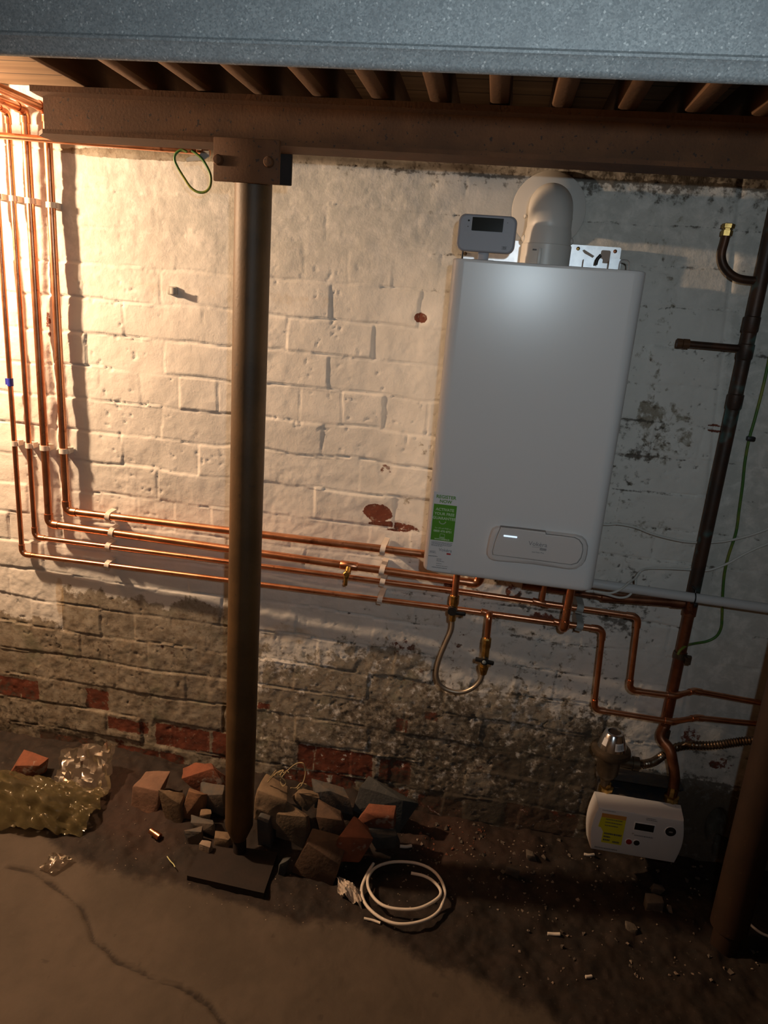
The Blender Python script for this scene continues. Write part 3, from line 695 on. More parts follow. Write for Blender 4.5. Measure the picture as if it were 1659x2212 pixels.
nm = {'a': 'top', 'b': 'second', 'c': 'third', 'd': 'lowest'}
for k, (px1, py1, r) in {'a': (238, 1114, RA), 'b': (236, 1144, RA), 'c': (237, 1184, RB), 'd': (237, 1216, RB)}.items():
    clip(on_pipe(k, px1, py1), (1, 0, -0.12), r, 'white pipe clip left of the post on the %s of four level pipes' % nm[k], M['white_plastic'])
for k, (px1, py1, r) in {'a': (839, 1185, RA), 'b': (836, 1219, RA), 'c': (835, 1255, RB), 'd': (830, 1295, RB)}.items():
    clip(on_pipe(k, px1, py1), (1, 0, -0.12), r, 'white pipe clip between post and boiler on the %s of four level pipes' % nm[k], M['white_plastic'])
clip(on_pipe('c', 1256, 1312), (1, 0, -0.13), RB, 'grey pipe clip below the boiler on the upper thin pipe', M['grey_plastic'], 0.019)
clip(on_pipe('d', 1250, 1347), (1, 0, -0.13), RB, 'grey pipe clip below the boiler on the lower thin pipe', M['grey_plastic'], 0.019)
# lone clip on the painted wall
c = at(374, 628, -0.01)
wc = thing('wall_clip', 'empty grey plastic clip alone on the painted wall left of the post', 'clip', (c.x, 0, c.z))
part('base', MB().box((c.x-0.003, -0.006, c.z), (0.026, 0.014, 0.022), 0.003), M['grey_clip'], wc)
arc = [(c.x+0.006+0.010*math.cos(math.radians(a_)), -0.018+0.010*math.sin(math.radians(a_))) for a_ in range(60, 331, 20)]
part('jaw', MB().loft([[Vector((x, y, c.z+z)) for z, rr in ((-0.008, 0), (0.008, 0)) for _ in (0,)] + [Vector((c.x+0.006+(x-c.x-0.006)*0.75, -0.018+(y+0.018)*0.75, c.z+z)) for z in (0.008, -0.008)] for x, y in arc]), M['grey_clip'], wc)

# ------------------------------------------------------------------ boiler
BX0, BX1, Z0, Z1, YF = -0.1185, 0.299, 0.916, 1.657, -0.26
bo = thing('boiler', 'tall white wall-hung gas boiler with a green sticker', 'boiler', ((BX0+BX1)/2, -0.13, Z0))
def foot(z, ins, r=0.026, yb=-0.035):
    x0, x1, yf = BX0+ins, BX1-ins, YF+ins; out = [Vector((x1, yb, z)), ]
    for k in range(9):
        a = math.radians(90*k/8); out.append(Vector((x1-r+r*math.cos(a), yf+r-r*math.sin(a), z)))
    out += [Vector((x1-r-0.002, yf, z)), Vector((x0+r+0.002, yf, z))]
    for k in range(9):
        a = math.radians(90*k/8); out.append(Vector((x0+r-r*math.sin(a), yf+r-r*math.cos(a), z)))
    out.append(Vector((x0, yb, z))); return out
mb = MB(); mb.loft([foot(Z0, 0.012), foot(Z0+0.0015, 0.006), foot(Z0+0.006, 0.0015), foot(Z0+0.013, 0), foot(Z0+0.016, 0), foot(Z1-0.007, 0), foot(Z1-0.004, 0), foot(Z1-0.001, 0.001), foot(Z1, 0.003)])
casing = part('casing', mb, M['boiler_white'], bo, 35)
# control panel
def fp(px_, py_, y=YF): v = at(px_, py_, y); return (v.x, v.z)
pts = [fp(*q_) for q_ in ((1064, 1140), (1072, 1136), (1085, 1135), (1120, 1139), (1180, 1146), (1245, 1154), (1258, 1158), (1266, 1166), (1270, 1178), (1268, 1196), (1264, 1210), (1256, 1220), (1246, 1226), (1230, 1227), (1150, 1217), (1066, 1208), (1056, 1204), (1051, 1196), (1051, 1186), (1056, 1160), (1060, 1147))]
cp = part('control_panel', MB().prism(pts, YF+0.002, YF-0.016, 0.011), M['panel_white'], bo, 35)
pts2 = [fp(*q_, YF-0.018) for q_ in ((1081, 1138), (1120, 1142), (1179, 1149), (1181, 1154), (1210, 1157), (1242, 1161), (1252, 1166), (1259, 1176), (1260, 1190), (1256, 1206), (1248, 1217), (1234, 1221), (1150, 1210), (1064, 1199), (1063, 1192), (1068, 1172), (1075, 1152))]
part('seam', MB().prism(pts2, YF-0.006, YF-0.0163), M['seam'], cp)
cx_ = sum(p_[0] for p_ in pts2)/len(pts2); cz_ = sum(p_[1] for p_ in pts2)/len(pts2)
pts3 = [(cx_+(x-cx_)*(1-0.0012/max(abs(x-cx_), 0.004)), cz_+(z-cz_)*(1-0.0012/max(abs(z-cz_), 0.004))) for x, z in pts2]
part('flap', MB().prism(pts3, YF-0.006, YF-0.0185, 0.002), M['panel_white'], cp, 35)
l0, l1 = at(1088, 1157, YF-0.019), at(1117, 1161, YF-0.019)
rot = Matrix.Rotation(0.0, 3, 'Y').to_quaternion()
part('status_light', MB().box(((l0.x+l1.x)/2, YF-0.0186, (l0.z+l1.z)/2), (l1.x-l0.x, 0.002, 0.0038), 0.0008), M['led'], bo, label='lit bluish white bar')
def txt(t_, px_, py_, size, m_, y=YF-0.0188, par=bo, nm_='lettering', **kw):
    v = at(px_, py_, y); return lettering(nm_, t_, (v.x, y, v.z), size, m_, par, **kw)
txt('Vok\u00e8ra', 1162, 1176, 0.0150, M['grey_ink'], sx=1.0, par=cp)
q = at(1173, 1187, YF-0.0188)
part('logo_block', MB().box((q.x, YF-0.0186, q.z), (0.0150, 0.0008, 0.0052)).box((q.x-0.014, YF-0.0186, q.z+0.0034), (0.024, 0.0008, 0.0006)), M['grey_ink'], cp)
v = at(1173, 1187, YF-0.0192); lettering('lettering', 'RIELLO', (v.x, v.y, v.z), 0.0040, M['panel_white'], cp)
txt('easi-heat Plus', 1162, 1193.5, 0.0052, M['grey_ink'], par=cp)
# stickers: the register-now label at the lower left
g4 = [at(*q_, YF) for q_ in ((936.5, 1087.5), (986, 1093), (980, 1171), (931, 1165))]
gx0 = (g4[0].x+g4[3].x)/2; gx1 = (g4[1].x+g4[2].x)/2; gz1 = (g4[0].z+g4[1].z)/2; gz0 = (g4[2].z+g4[3].z)/2
zb = at(950, 1234, YF).z; zt = at(965, 1064, YF).z
lb = part('label', MB().box(((gx0+gx1)/2, YF-0.0002, (zb+zt)/2), (gx1-gx0+0.004, 0.0008, zt-zb), 0.0), M['paper'], bo, label='white sticker with a green block')
part('green_block', MB().box(((gx0+gx1)/2, YF-0.0006, (gz0+gz1)/2), (gx1-gx0, 0.0006, gz1-gz0), 0.0), M['green_label'], lb, label='green printed block')
gc = (gx0+gx1)/2; gw = gx1-gx0; gh = gz1-gz0; yl = YF-0.0011
def lt(s_, fz_, size, m_, fx_=0.5, **kw): return lettering('lettering', s_, (gx0+gw*fx_, yl, gz0+gh*fz_), size, m_, lb, **kw)
lt('REGISTER', 1.0+0.205, 0.0112, M['green_ink'], bold=0.0003)
lt('NOW', 1.0+0.085, 0.0112, M['green_ink'], bold=0.0003)
lt('ACTIVATE', 0.86, 0.0096, M['pale_ink'], bold=0.0002)
lt('YOUR FREE', 0.74, 0.0096, M['pale_ink'], bold=0.0002)
lt('GUARANTEE', 0.62, 0.0096, M['pale_ink'], bold=0.0002)
lt('For UK call FREE on', 0.345, 0.0048, M['pale_ink'])
lt('0800 470 8751', 0.26, 0.0074, M['pale_ink'], bold=0.0002)
lt('www.vokera.ie', 0.045, 0.0060, M['pale_ink'], bold=0.0002)
ic = MB()
for k in range(14):
    a = math.radians(200+k*11); ic.box((gc-0.003+0.008*math.cos(a), yl, gz0+gh*0.49+0.006+0.008*math.sin(a)), (0.0022, 0.0003, 0.0022))
part('phone_icon', ic, M['pale_ink'], lb)
zi = gz0+gh*0.14; ic = MB()
for dx, dz, wx_, hz_ in ((0, 0.0045, 0.011, 0.0008), (0, -0.0035, 0.011, 0.0008), (-0.0055, 0.0005, 0.0008, 0.008), (0.0055, 0.0005, 0.0008, 0.008), (0, -0.0055, 0.014, 0.0014)): ic.box((gc+dx, yl, zi+dz), (wx_, 0.0003, hz_))
part('screen_icon', ic, M['pale_ink'], lb)
def text_lines(par, x0, z1, widths, pitch, h, m_, y):
    mb = MB(); rr = random.Random(3)
    for i, w_ in enumerate(widths):
        x = x0
        while x < x0+w_:
            l = min(rr.uniform(0.002, 0.0052), x0+w_-x); mb.box((x+l/2, y, z1-i*pitch), (l*0.9, 0.0003, h)); x += l+0.0006
    return part('small_print', mb, m_, par, 0)
text_lines(lb, gx0+0.003, gz0-0.004, [gw*0.92, gw*0.90, gw*0.92, gw*0.88, gw*0.5], 0.0026, 0.0012, M['grey_ink'], yl)
text_lines(lb, gx0+0.001, gz0-0.0290, [gw*0.26, gw*0.22, gw*0.30], 0.0022, 0.0011, M['grey_ink'], yl)
text_lines(lb, gx0-0.001, gz0-0.0420, [gw*0.40], 0.0026, 0.0014, M['ink'], yl)
text_lines(lb, gx0+0.020, gz0-0.0475, [gw*0.22, gw*0.2, gw*0.34, gw*0.0, gw*0.24, gw*0.0, gw*0.52], 0.0030, 0.0013, M['grey_ink'], yl)
text_lines(lb, gx0+0.010, gz0-0.0705, [gw*0.68], 0.0026, 0.0013, M['ink'], yl)
lettering('lettering', 'Vok\u00e8ra', (gx0+gw*0.70, yl, gz0-0.0235), 0.0110, M['grey_ink'], lb)
part('logo_block', MB().box((gx0+gw*0.86, yl, gz0-0.0320), (0.0100, 0.0003, 0.0042)), M['red_ink'], lb)
# hanging bracket and the fixings above the casing
hb = thing('hanging_bracket', 'bright zinc plate bracket screwed to the wall above the boiler', 'bracket', (0.08, -0.01, 1.66))
def plate_holes(x0, x1, z0, z1, y, th, r=0.004): return MB().prism(rrect(x0, z0, x1, z1, r, 4), y, y-th)
k0, k1 = at(1237, 528, -0.03), at(1342, 540, -0.03)
hp1 = part('right_plate', plate_holes(0.100, k1.x, 1.62, k0.z, -0.012, 0.018), M['zinc'], hb, 30)
k2, k3 = at(1000, 545, -0.03), at(1126, 521, -0.03)
hp2 = part('left_plate', plate_holes(-0.112, k3.x+0.02, 1.62, at(1010, 545, -0.03).z, -0.012, 0.018), M['zinc'], hb, 30)
part('tall_tab', plate_holes(-0.03, k3.x+0.02, 1.62, k3.z, -0.014, 0.018), M['zinc'], hb, 30)
for (sx_, sy_), mm in (((1249, 537), 'brass'), ((1329, 543), 'old_copper'), ((1005, 548), 'regulator')):
    v = at(sx_, sy_, -0.032); part('screw', MB().lathe([(0.0045, 0), (0.0045, 0.002), (0.002, 0.003)], (v.x, -0.030, v.z), (0, -1, 0), 16), M[mm], hb)
sl = [at(*q_, -0.0305) for q_ in ((1258, 541), (1262, 539), (1284, 553), (1280, 557), (1262, 547))]
part('slot', MB().prism([(v.x, v.z) for v in sl], -0.0295, -0.0305), M['seam'], hb)
s0, s1 = at(1299, 540, -0.0305), at(1317, 560, -0.0305)
part('slot', MB().prism(rrect(s0.x, s1.z-0.01, s1.x, s0.z, 0.004, 4), -0.0295, -0.0306), M['seam'], hb)
# front hooks of the chassis that show above the casing
fx0, fx1 = at(1262, 556, -0.09), at(1302, 560, -0.09)
part('chassis_tab', plate_holes(fx0.x, fx1.x, 1.63, fx0.z, -0.090, 0.002), M['zinc'], bo, 30)
fx2, fx3 = at(1303, 558, -0.10), at(1342, 560, -0.10)
part('chassis_tab', plate_holes(fx2.x+0.015, fx3.x, 1.63, fx3.z, -0.100, 0.002), M['zinc'], bo, 30)
u0, u1 = at(1342, 561, -0.12), at(1360, 563, -0.12)
part('latch', MB().tube(spline([(u0.x, -0.11, 1.650), (u0.x, -0.11, u0.z-0.004), ((u0.x+u1.x)/2, -0.115, u0.z), (u1.x, -0.12, u1.z-0.006), (u1.x, -0.12, 1.65)], 5), 0.0016, 8), M['zinc'], bo)
s3 = at(1362, 570, -0.13)
part('case_screw', MB().lathe([(0.004, 0), (0.004, 0.006), (0.0025, 0.008)], (s3.x, -0.13, 1.655), (0, 0, 1), 10), M['zinc'], bo)
kx = [at(*q_, -0.13) for q_ in ((1296, 553), (1290, 561), (1287, 572))]
part('black_lead', MB().tube(spline([kx[0]+Vector((0.002, 0, 0.002))]+kx, 4), 0.0038, 10), M['black'], bo)

# ------------------------------------------------------------------ flue
FXc, FZc, FYc = 0.0865, 1.796, -0.140
fl_ = thing('flue_elbow', 'pale grey flue elbow from the boiler top into a round wall collar', 'flue', (FXc, FYc, Z1))
part('wall_collar', MB().lathe([(0.089, 0.0), (0.0885, 0.004), (0.086, 0.006), (0.060, 0.010), (0.053, 0.012), (0.053, 0.0)], (FXc, -0.006, FZc), (0, -1, 0), 64), M['rosette'], fl_, 30)
mb = MB(); pth = [Vector((FXc, FYc, 1.700)), Vector((FXc, FYc, 1.74))]
Rb = 0.062
for k in range(13):
    a = math.radians(90*k/12); pth.append(Vector((FXc, FYc+Rb-Rb*math.cos(a), FZc-Rb+Rb*math.sin(a))))
pth.append(Vector((FXc, 0.02, FZc)))
el = part('elbow', mb.tube(pth, 0.0500, 48), M['flue_white'], fl_, 50)
part('elbow_rim', MB().lathe([(0.0500, 0), (0.0535, 0.001), (0.0535, 0.006), (0.0500, 0.007)], (FXc, -0.036, FZc), (0, -1, 0), 48), M['flue_white'], fl_)
part('socket', MB().lathe([(0.0565, 0.0), (0.0565, 0.052), (0.0555, 0.0535), (0.0545, 0.053), (0.0525, 0.078), (0.0500, 0.09)], (FXc, FYc, 1.652), (0, 0, 1), 48), M['flue_white'], fl_, 30)
v = at(1166, 545, FYc-0.056)
part('test_point', MB().box((v.x, FYc-0.0545, 1.677), (0.008, 0.007, 0.034), 0.0015), M['flue_white'], fl_)
for z in (1.690, 1.664): part('test_cap', MB().lathe([(0.0045, 0), (0.0045, 0.002)], (v.x+0.0065, FYc-0.053, z), (0, -1, 0), 10), M['ink'], fl_)
for z in (1.7,): part('slot_mark', MB().box((v.x-0.012, FYc-0.0552, 1.690), (0.009, 0.002, 0.003)), M['ink'], fl_)
for sx_ in (-1, 1):
    part('clip_ear', MB().lathe([(0.0075, 0), (0.0075, 0.003), (0.004, 0.006)], (FXc+sx_*0.052, FYc-0.006, 1.716), (sx_, -0.3, 0), 16), M['flue_white'], fl_)
    part('clip_ear', MB().lathe([(0.005, 0), (0.005, 0.003), (0.003, 0.005)], (FXc+sx_*0.0525, -0.038, FZc-0.02), (sx_, -0.3, 0), 12), M['flue_white'], fl_)

# ------------------------------------------------------------------ thermostat leaning on the boiler top
TY = -0.215
tq = [at(*q_, TY) for q_ in ((990, 461), (1117, 471), (1110, 548), (985, 538))]
tx0 = (tq[0].x+tq[3].x)/2+0.001; tx1 = (tq[1].x+tq[2].x)/2+0.001; tz1 = (tq[0].z+tq[1].z)/2+0.002; tz0 = (tq[2].z+tq[3].z)/2-0.002
th = thing('thermostat', 'grey room thermostat with a dark display standing on top of the boiler', 'thermostat', ((tx0+tx1)/2, TY+0.02, Z1))
part('casing', MB().prism(rrect(tx0, tz0, tx1, tz1, 0.016, 8), TY+0.020, TY, 0.005), M['thermo'], th, 35)
W_ = tx1-tx0; H_ = tz1-tz0
part('fascia', MB().prism(rrect(tx0+W_*0.12, tz0+H_*0.55, tx1-W_*0.10, tz1-H_*0.06, 0.003, 3), TY+0.001, TY-0.0008), M['thermo'], th)
part('screen', MB().prism(rrect(tx0+W_*0.235, tz0+H_*0.56, tx0+W_*0.765, tz1-H_*0.08, 0.001, 2), TY, TY-0.0014), M['screen'], th, label='dark display')
part('power_icon', MB().lathe([(0.0022, 0), (0.0022, 0.0003), (0.0014, 0.0003), (0.0014, 0)], (tx0+W_*0.175, TY-0.0008, tz0+H_*0.82), (0, -1, 0), 16), M['ink'], th)
part('button_icon', MB().box((tx0+W_*0.170, TY-0.001, tz0+H_*0.66), (0.003, 0.0003, 0.002)), M['ink'], th)
part('button_icon', MB().box((tx0+W_*0.835, TY-0.001, tz0+H_*0.82), (0.0012, 0.0003, 0.0022)), M['ink'], th)
lettering('lettering', 'ESI', (tx0+W_*0.83, TY-0.0003, tz0+H_*0.145), 0.0068, M['ink'], th, bold=0.0002)
lf = MB(); ex, ez = tx0+W_*0.83, tz0+H_*0.145
for dx, dz, ww, hh in ((0, 0.0034, 0.012, 0.0004), (0, -0.0034, 0.012, 0.0004), (-0.006, 0, 0.0004, 0.0068)): lf.box((ex+dx, TY-0.0003, ez+dz), (ww, 0.0003, hh))
part('logo_frame', lf, M['ink'], th)
sx0, sx1 = at(1033, 550, TY+0.03).x, at(1056, 550, TY+0.03).x
part('stand', MB().box(((sx0+sx1)/2, TY+0.022, (Z1+tz0)/2+0.004), (sx1-sx0, 0.012, tz0-Z1+0.014), 0.002).box(((sx0+sx1)/2, TY+0.030, Z1+0.002), (0.05, 0.04, 0.003), 0.001), M['thermo'], th)
v = at(999, 548, TY+0.02); part('lead', MB().tube([(v.x, TY+0.018, tz0+0.006), (v.x, TY+0.018, Z1+0.001)], 0.0025, 10), M['black'], th)

# ------------------------------------------------------------------ filling loop
q1 = at(985, 1255, -0.11)
fo = thing('filling_loop', 'braided hose hanging in a loop between two valves below the boiler', 'hose', (q1.x, -0.11, 0.75))
vz = [at(*q_, -0.115) for q_ in ((988, 1240), (982, 1290), (980, 1305), (979, 1318), (977, 1340))]
vx = vz[1].x
part('inlet_pipe', MB().tube([(vx, -0.115, 0.915), (vx, -0.115, vz[1].z)], RB*1.2, 16), M['copper'], fo)
part('valve_body', MB().tube([(vx, -0.115, z) for z in (vz[1].z+0.006, vz[1].z+0.004, vz[2].z, vz[2].z-0.001, vz[3].z, vz[4].z)], [0.012, 0.013, 0.013, 0.011, 0.0115, 0.010], 8), M['brass'], fo, 0)
part('valve_handle', MB().box((vx+0.012, -0.130, vz[3].z), (0.046, 0.010, 0.011), 0.003).lathe([(0.012, 0), (0.012, 0.016)], (vx-0.002, -0.120, vz[3].z+0.004), (0, -1, 0), 16), M['black'], fo, label='black lever handle')
hp = [at(*q_, -0.115) for q_ in ((978, 1338), (975, 1362), (962, 1392), (948, 1428), (943, 1458), (952, 1480), (972, 1492), (998, 1495), (1022, 1486), (1038, 1470), (1044, 1452))]
part('braided_hose', MB().tube(spline(hp, 8), 0.0062, 14), M['braid'], fo)
o_x = at(1050, 1390, -0.115)
tz = [at(*q_, -0.115) for q_ in ((1056, 1328), (1052, 1380), (1050, 1398), (1047, 1422), (1045, 1437), (1044, 1456))]
part('outlet_pipe', MB().tube(fillet([qv, Vector((qv.x, -0.115, tz[0].z)), tz[1]], 0.012)[0], RB*1.15, 16), M['copper'], fo)
part('valve_body', MB().tube([tz[1]+Vector((0, 0, 0.004)), tz[1], tz[2], tz[2]-Vector((0, 0, 0.001)), tz[3], tz[4], tz[4]-Vector((0, 0, 0.001)), tz[4]-Vector((0, 0, 0.010)), tz[5]], [0.011, 0.0125, 0.0125, 0.0105, 0.011, 0.0105, 0.015, 0.014, 0.009], 10), M['brass'], fo, 0)
hh = tz[3]
part('valve_handle', MB().box((hh.x, -0.132, hh.z), (0.052, 0.010, 0.011), 0.003, Matrix.Rotation(0.12, 3, 'Y').to_quaternion()).lathe([(0.010, 0), (0.010, 0.018)], (hh.x, -0.120, hh.z), (0, -1, 0), 16), M['black'], fo, label='black T handle')
part('handle_screw', MB().lathe([(0.0055, 0), (0.0055, 0.002), (0.003, 0.003)], (hh.x-0.001, -0.137, hh.z), (0, -1, 0), 14), M['grey_plastic'], fo)

# ------------------------------------------------------------------ gas pipework
GX, GY, GR = 0.5925, -0.045, 0.0165
gpn = thing('gas_pipe', 'fat dark gas pipe rising to the right of the boiler', 'pipe', (GX, GY, 0.3))
zj = at(1492, 1292, GY).z
mz = at(1443, 1712, -0.085)
low = [Vector((0.632, -0.100, 0.262)), Vector((0.632, -0.095, 0.33)), at(1452, 1640, -0.085), at(1446, 1618, -0.075), at(1428, 1592, -0.055), Vector((GX, GY, at(1435, 1565, GY).z)), Vector((GX, GY, 0.56)), Vector((GX, GY, zj))]
part('copper_section', MB().tube(spline(low[:6], 8)+low[6:], 0.0145, 20), M['old_copper'], gpn, label='dull copper lower section')
part('painted_section', MB().tube([(GX, GY, zj-0.002), (GX, GY, 1.2), (GX+0.003, GY, 1.94)], GR, 20), M['black_pipe'], gpn, label='blackened upper section with green verdigris')
part('coupling', MB().tube([(GX, GY, zj-0.05), (GX, GY, zj-0.048), (GX, GY, zj), (GX, GY, zj+0.002)], [0.0150, 0.0180, 0.0180, 0.015], 20), M['old_copper'], gpn)
for py_ in (700, 760, 870): 
    z = at(1625, py_, GY).z; part('coupling', MB().tube([(GX+0.001, GY, z-0.021), (GX+0.001, GY, z-0.016), (GX+0.001, GY, z+0.016), (GX+0.001, GY, z+0.018)], [0.0165, 0.0190, 0.0190, 0.0165], 20), M['black_pipe'], gpn)
z = at(1434, 1588, GY).z
part('coupling', MB().tube([(GX-0.002, GY-0.004, z-0.012), (GX, GY, z+0.018)], 0.0175, 20), M['black_pipe'], gpn)
br = [at(1128, 1266, -0.055), at(1290, 1288, -0.050), at(1300, 1290, -0.050), at(1478, 1303, GY)]
part('boiler_feed', MB().tube([br[0], br[1]], RB, 16), M['old_copper'], gpn)
part('branch', MB().tube([br[1], br[2]+(br[1]-br[2])*0.3, br[2], br[3]], [RB, RB*1.1, 0.0125, 0.0125], 18), M['old_copper'], gpn)
part('tee', MB().tube([br[3]+(br[2]-br[3])*0.02, br[3]+(br[2]-br[3])*0.16], 0.015, 18), M['old_copper'], gpn)
jp = [at(*q_, GY) for q_ in ((1571, 498), (1566, 520), (1559, 548), (1562, 570), (1574, 588), (1592, 600), (1616, 605), (1640, 606))]
part('curved_stub', MB().tube(spline(jp, 6)+[Vector((GX+0.002, GY, jp[-1].z))], 0.0095, 16), M['stub'], gpn)
part('stub_nut', MB().lathe([(0.013, 0), (0.013, 0.012), (0.010, 0.013), (0.010, 0.016), (0.0145, 0.017), (0.0145, 0.026), (0.009, 0.028)], jp[0]+Vector((0, 0, -0.012)), (0.02, 0, 1), 6), M['brass'], gpn, 0, label='brass end nut')
cp_ = [at(1462, 741, GY), at(1486, 743, GY), at(1612, 754, GY)]
part('capped_stub', MB().tube([cp_[0], cp_[2], (GX, GY, cp_[2].z-0.001)], 0.0085, 16), M['stub'], gpn)
d_ = (cp_[1]-cp_[0])
part('stub_cap', MB().tube([cp_[0], cp_[0]+d_*0.45, cp_[0]+d_*0.5, cp_[0]+d_*0.55, cp_[0]+d_*1.1], [0.0115, 0.0115, 0.0095, 0.0118, 0.0118], 12), M['rust'], gpn, 0)
# bonding clamp, cable tie
c = at(1466, 1414, GY)
ec = thing('earth_clamp', 'dull metal earth clamp round the gas pipe where the green wire ends', 'clamp', (GX, GY, c.z))
part('band', MB().lathe([(0.0155, -0.008), (0.0175, -0.008), (0.0175, 0.008), (0.0155, 0.008)], (GX, GY, c.z), (0, 0, 1), 20), M['regulator'], ec)
part('lug', MB().box((GX+0.018, GY-0.014, c.z-0.006), (0.016, 0.010, 0.026), 0.002).lathe([(0.006, 0), (0.006, 0.014)], (GX+0.010, GY-0.018, c.z+0.002), (0.3, -1, 0), 8), M['regulator'], ec)
# condensate pipe
w0, w1 = at(1275, 1259, -0.090), at(1659, 1314, -0.090)
single('waste_pipe', MB().tube([w0, w0+(w1-w0)*0.5, w1+(w1-w0)*0.6], 0.0125, 20), M['pvc'], 'straight white plastic waste pipe leaving the boiler to the right', 'pipe')
c = at(1497, 1290, -0.075)
wz_ = w0.z+(w1.z-w0.z)*(GX-0.008-w0.x)/(w1.x-w0.x)
tie = [Vector((GX-0.010+0.008*math.cos(a_)*0.5, -0.068-0.039*math.sin(a_), wz_+0.0165*math.cos(a_))) for a_ in [math.pi*2*k/24 for k in range(25)]]
ct = thing('cable_tie', 'black cable tie strapping the white waste pipe to the gas pipe', 'cable tie', (GX-0.01, -0.07, wz_))
part('strap', MB().tube([Vector((GX-0.010, -0.0895-0.0142*math.sin(a_), wz_+0.0142*math.cos(a_))) if math.sin(a_) > 0 else Vector((GX-0.010, -0.0895-0.063*math.sin(a_)*0.98, wz_+0.0215*math.cos(a_))) for a_ in [math.pi*2*k/32 for k in range(33)]], 0.0018, 8), M['black'], ct)
part('lock', MB().box((GX-0.006, -0.100, wz_-0.016), (0.008, 0.008, 0.010), 0.001), M['black'], ct)
# cables and earth wire
def wire(name, pts, r, m_, label, cat, y=None):
    return single(name, MB().tube(spline([at(*q_[:2], q_[2] if len(q_) > 2 else y) for q_ in pts], 8), r, 10), m_, label, cat)
wire('cable', [(1280, 1130), (1312, 1133), (1335, 1132), (1372, 1139), (1405, 1152), (1440, 1162), (1480, 1170), (1520, 1172), (1560, 1170), (1600, 1162), (1640, 1150), (1680, 1134), (1760, 1100)], 0.0031, M['cable'], 'upper white cable sagging from behind the boiler to the right edge', 'cable', -0.021)
wire('cable', [(1285, 1279, -0.12), (1310, 1284, -0.12), (1338, 1291, -0.11), (1358, 1287, -0.10), (1372, 1268, -0.08), (1374, 1250, -0.06), (1384, 1234, -0.04), (1402, 1228, -0.02), (1440, 1228, -0.021), (1500, 1231, -0.021), (1530, 1232, -0.021), (1570, 1218, -0.021), (1610, 1196, -0.021), (1645, 1180, -0.021), (1700, 1160, -0.021), (1780, 1130, -0.021)], 0.0031, M['cable'], 'lower white cable looping up from under the boiler across to the right edge', 'cable')
wire('cable', [(1282, 1277, -0.125), (1305, 1281, -0.125), (1325, 1280, -0.12), (1345, 1270, -0.11), (1362, 1256, -0.085), (1371, 1250, -0.067), (1379, 1239, -0.052)], 0.0031, M['cable'], 'short white cable branch joining the lower cable beside the boiler', 'cable')
wire('earth_wire', [(1700, 560), (1676, 700), (1652, 820), (1632, 900), (1618, 950), (1609, 1000), (1604, 1050), (1597, 1100), (1590, 1150), (1574, 1200), (1565, 1240), (1561, 1290), (1560, 1330), (1558, 1355), (1548, 1374), (1528, 1385), (1500, 1390, -0.02), (1484, 1394, -0.05), (1470, 1404, -0.068), (1464, 1414, -0.072)], 0.0036, M['earth_green'], 'green and yellow earth wire down the wall right of the gas pipe', 'wire', -0.012)
c = at(1622, 948, -0.012)
single('wire_clip', MB().box((c.x, -0.011, c.z), (0.020, 0.016, 0.012), 0.003), M['black'], 'small black clip holding the earth wire to the wall', 'clip')

# ------------------------------------------------------------------ gas meter, regulator, hose
MY = -0.18
mq = [at(*q_, MY) for q_ in ((1290, 1748), (1475, 1768), (1462, 1862), (1277, 1838))]
mx0, mx1 = (mq[0].x+mq[3].x)/2, (mq[1].x+mq[2].x)/2; mz1, mz0 = (mq[0].z+mq[1].z)/2, (mq[2].z+mq[3].z)/2
gm = thing('gas_meter', 'white gas meter box with a yellow label near the floor', 'gas meter', ((mx0+mx1)/2, -0.10, mz0))
def mouth(y, ins, bul):
    out = []; n_ = 8
    for k in range(n_+1):
        s_ = k/n_; out.append(Vector((mx1-ins+bul*math.sin(math.pi*s_), y, mz0+ins+(mz1-mz0-2*ins)*s_)))
    for k in range(n_+1):
        s_ = k/n_; out.append(Vector((mx0+ins-bul*math.sin(math.pi*s_), y, mz1-ins-(mz1-mz0-2*ins)*s_)))
    return out
mb = MB().loft([mouth(-0.118, -0.004, 0.010), mouth(MY+0.006, 0.0, 0.010), mouth(MY+0.001, 0.0015, 0.010), mouth(MY, 0.004, 0.010)])
part('front_cover', mb, M['meter_white'], gm, 25)
part('body', MB().box(((mx0+mx1)/2, -0.070, (mz0+mz1)/2+0.006), (mx1-mx0-0.03, 0.10, mz1-mz0-0.01), 0.01), M['meter_body'], gm, label='dark body behind the cover')
MW, MH = mx1-mx0, mz1-mz0
def mx(f): return mx0+MW*f
def mzf(f): return mz0+MH*f
yl_ = [(0.055, 0.80), (0.345, 0.80), (0.345, 0.21), (0.105, 0.21), (0.105, 0.46), (0.07, 0.55), (0.04, 0.56), (0.04, 0.6)]
ml = part('label', MB().prism([(mx(a_), mzf(b_)) for a_, b_ in yl_], MY+0.0005, MY-0.0006), M['yellow'], gm, 0, label='yellow label with an orange heading')
part('heading', MB().box((mx(0.200), MY-0.0007, mzf(0.84)), (MW*0.29, 0.0006, MH*0.09)), M['orange'], ml)
text_lines(ml, mx(0.11), mzf(0.76), [MW*0.2, MW*0.20, MW*0.16], 0.010, 0.0028, M['ink'], MY-0.0008)
text_lines(ml, mx(0.12), mzf(0.43), [MW*0.21, MW*0.08, MW*0.08], 0.0105, 0.0055, M['ink'], MY-0.0008)
text_lines(ml, mx(0.235), mzf(0.26), [MW*0.08], 0.0105, 0.0055, M['ink'], MY-0.0008)
d0_, d1_ = (0.455, 0.635), (0.68, 0.79)
part('display_frame', MB().box((mx(0.570), MY-0.0004, mzf(0.705)), (MW*0.245, 0.0016, MH*0.20), 0.0006), M['paper'], gm)
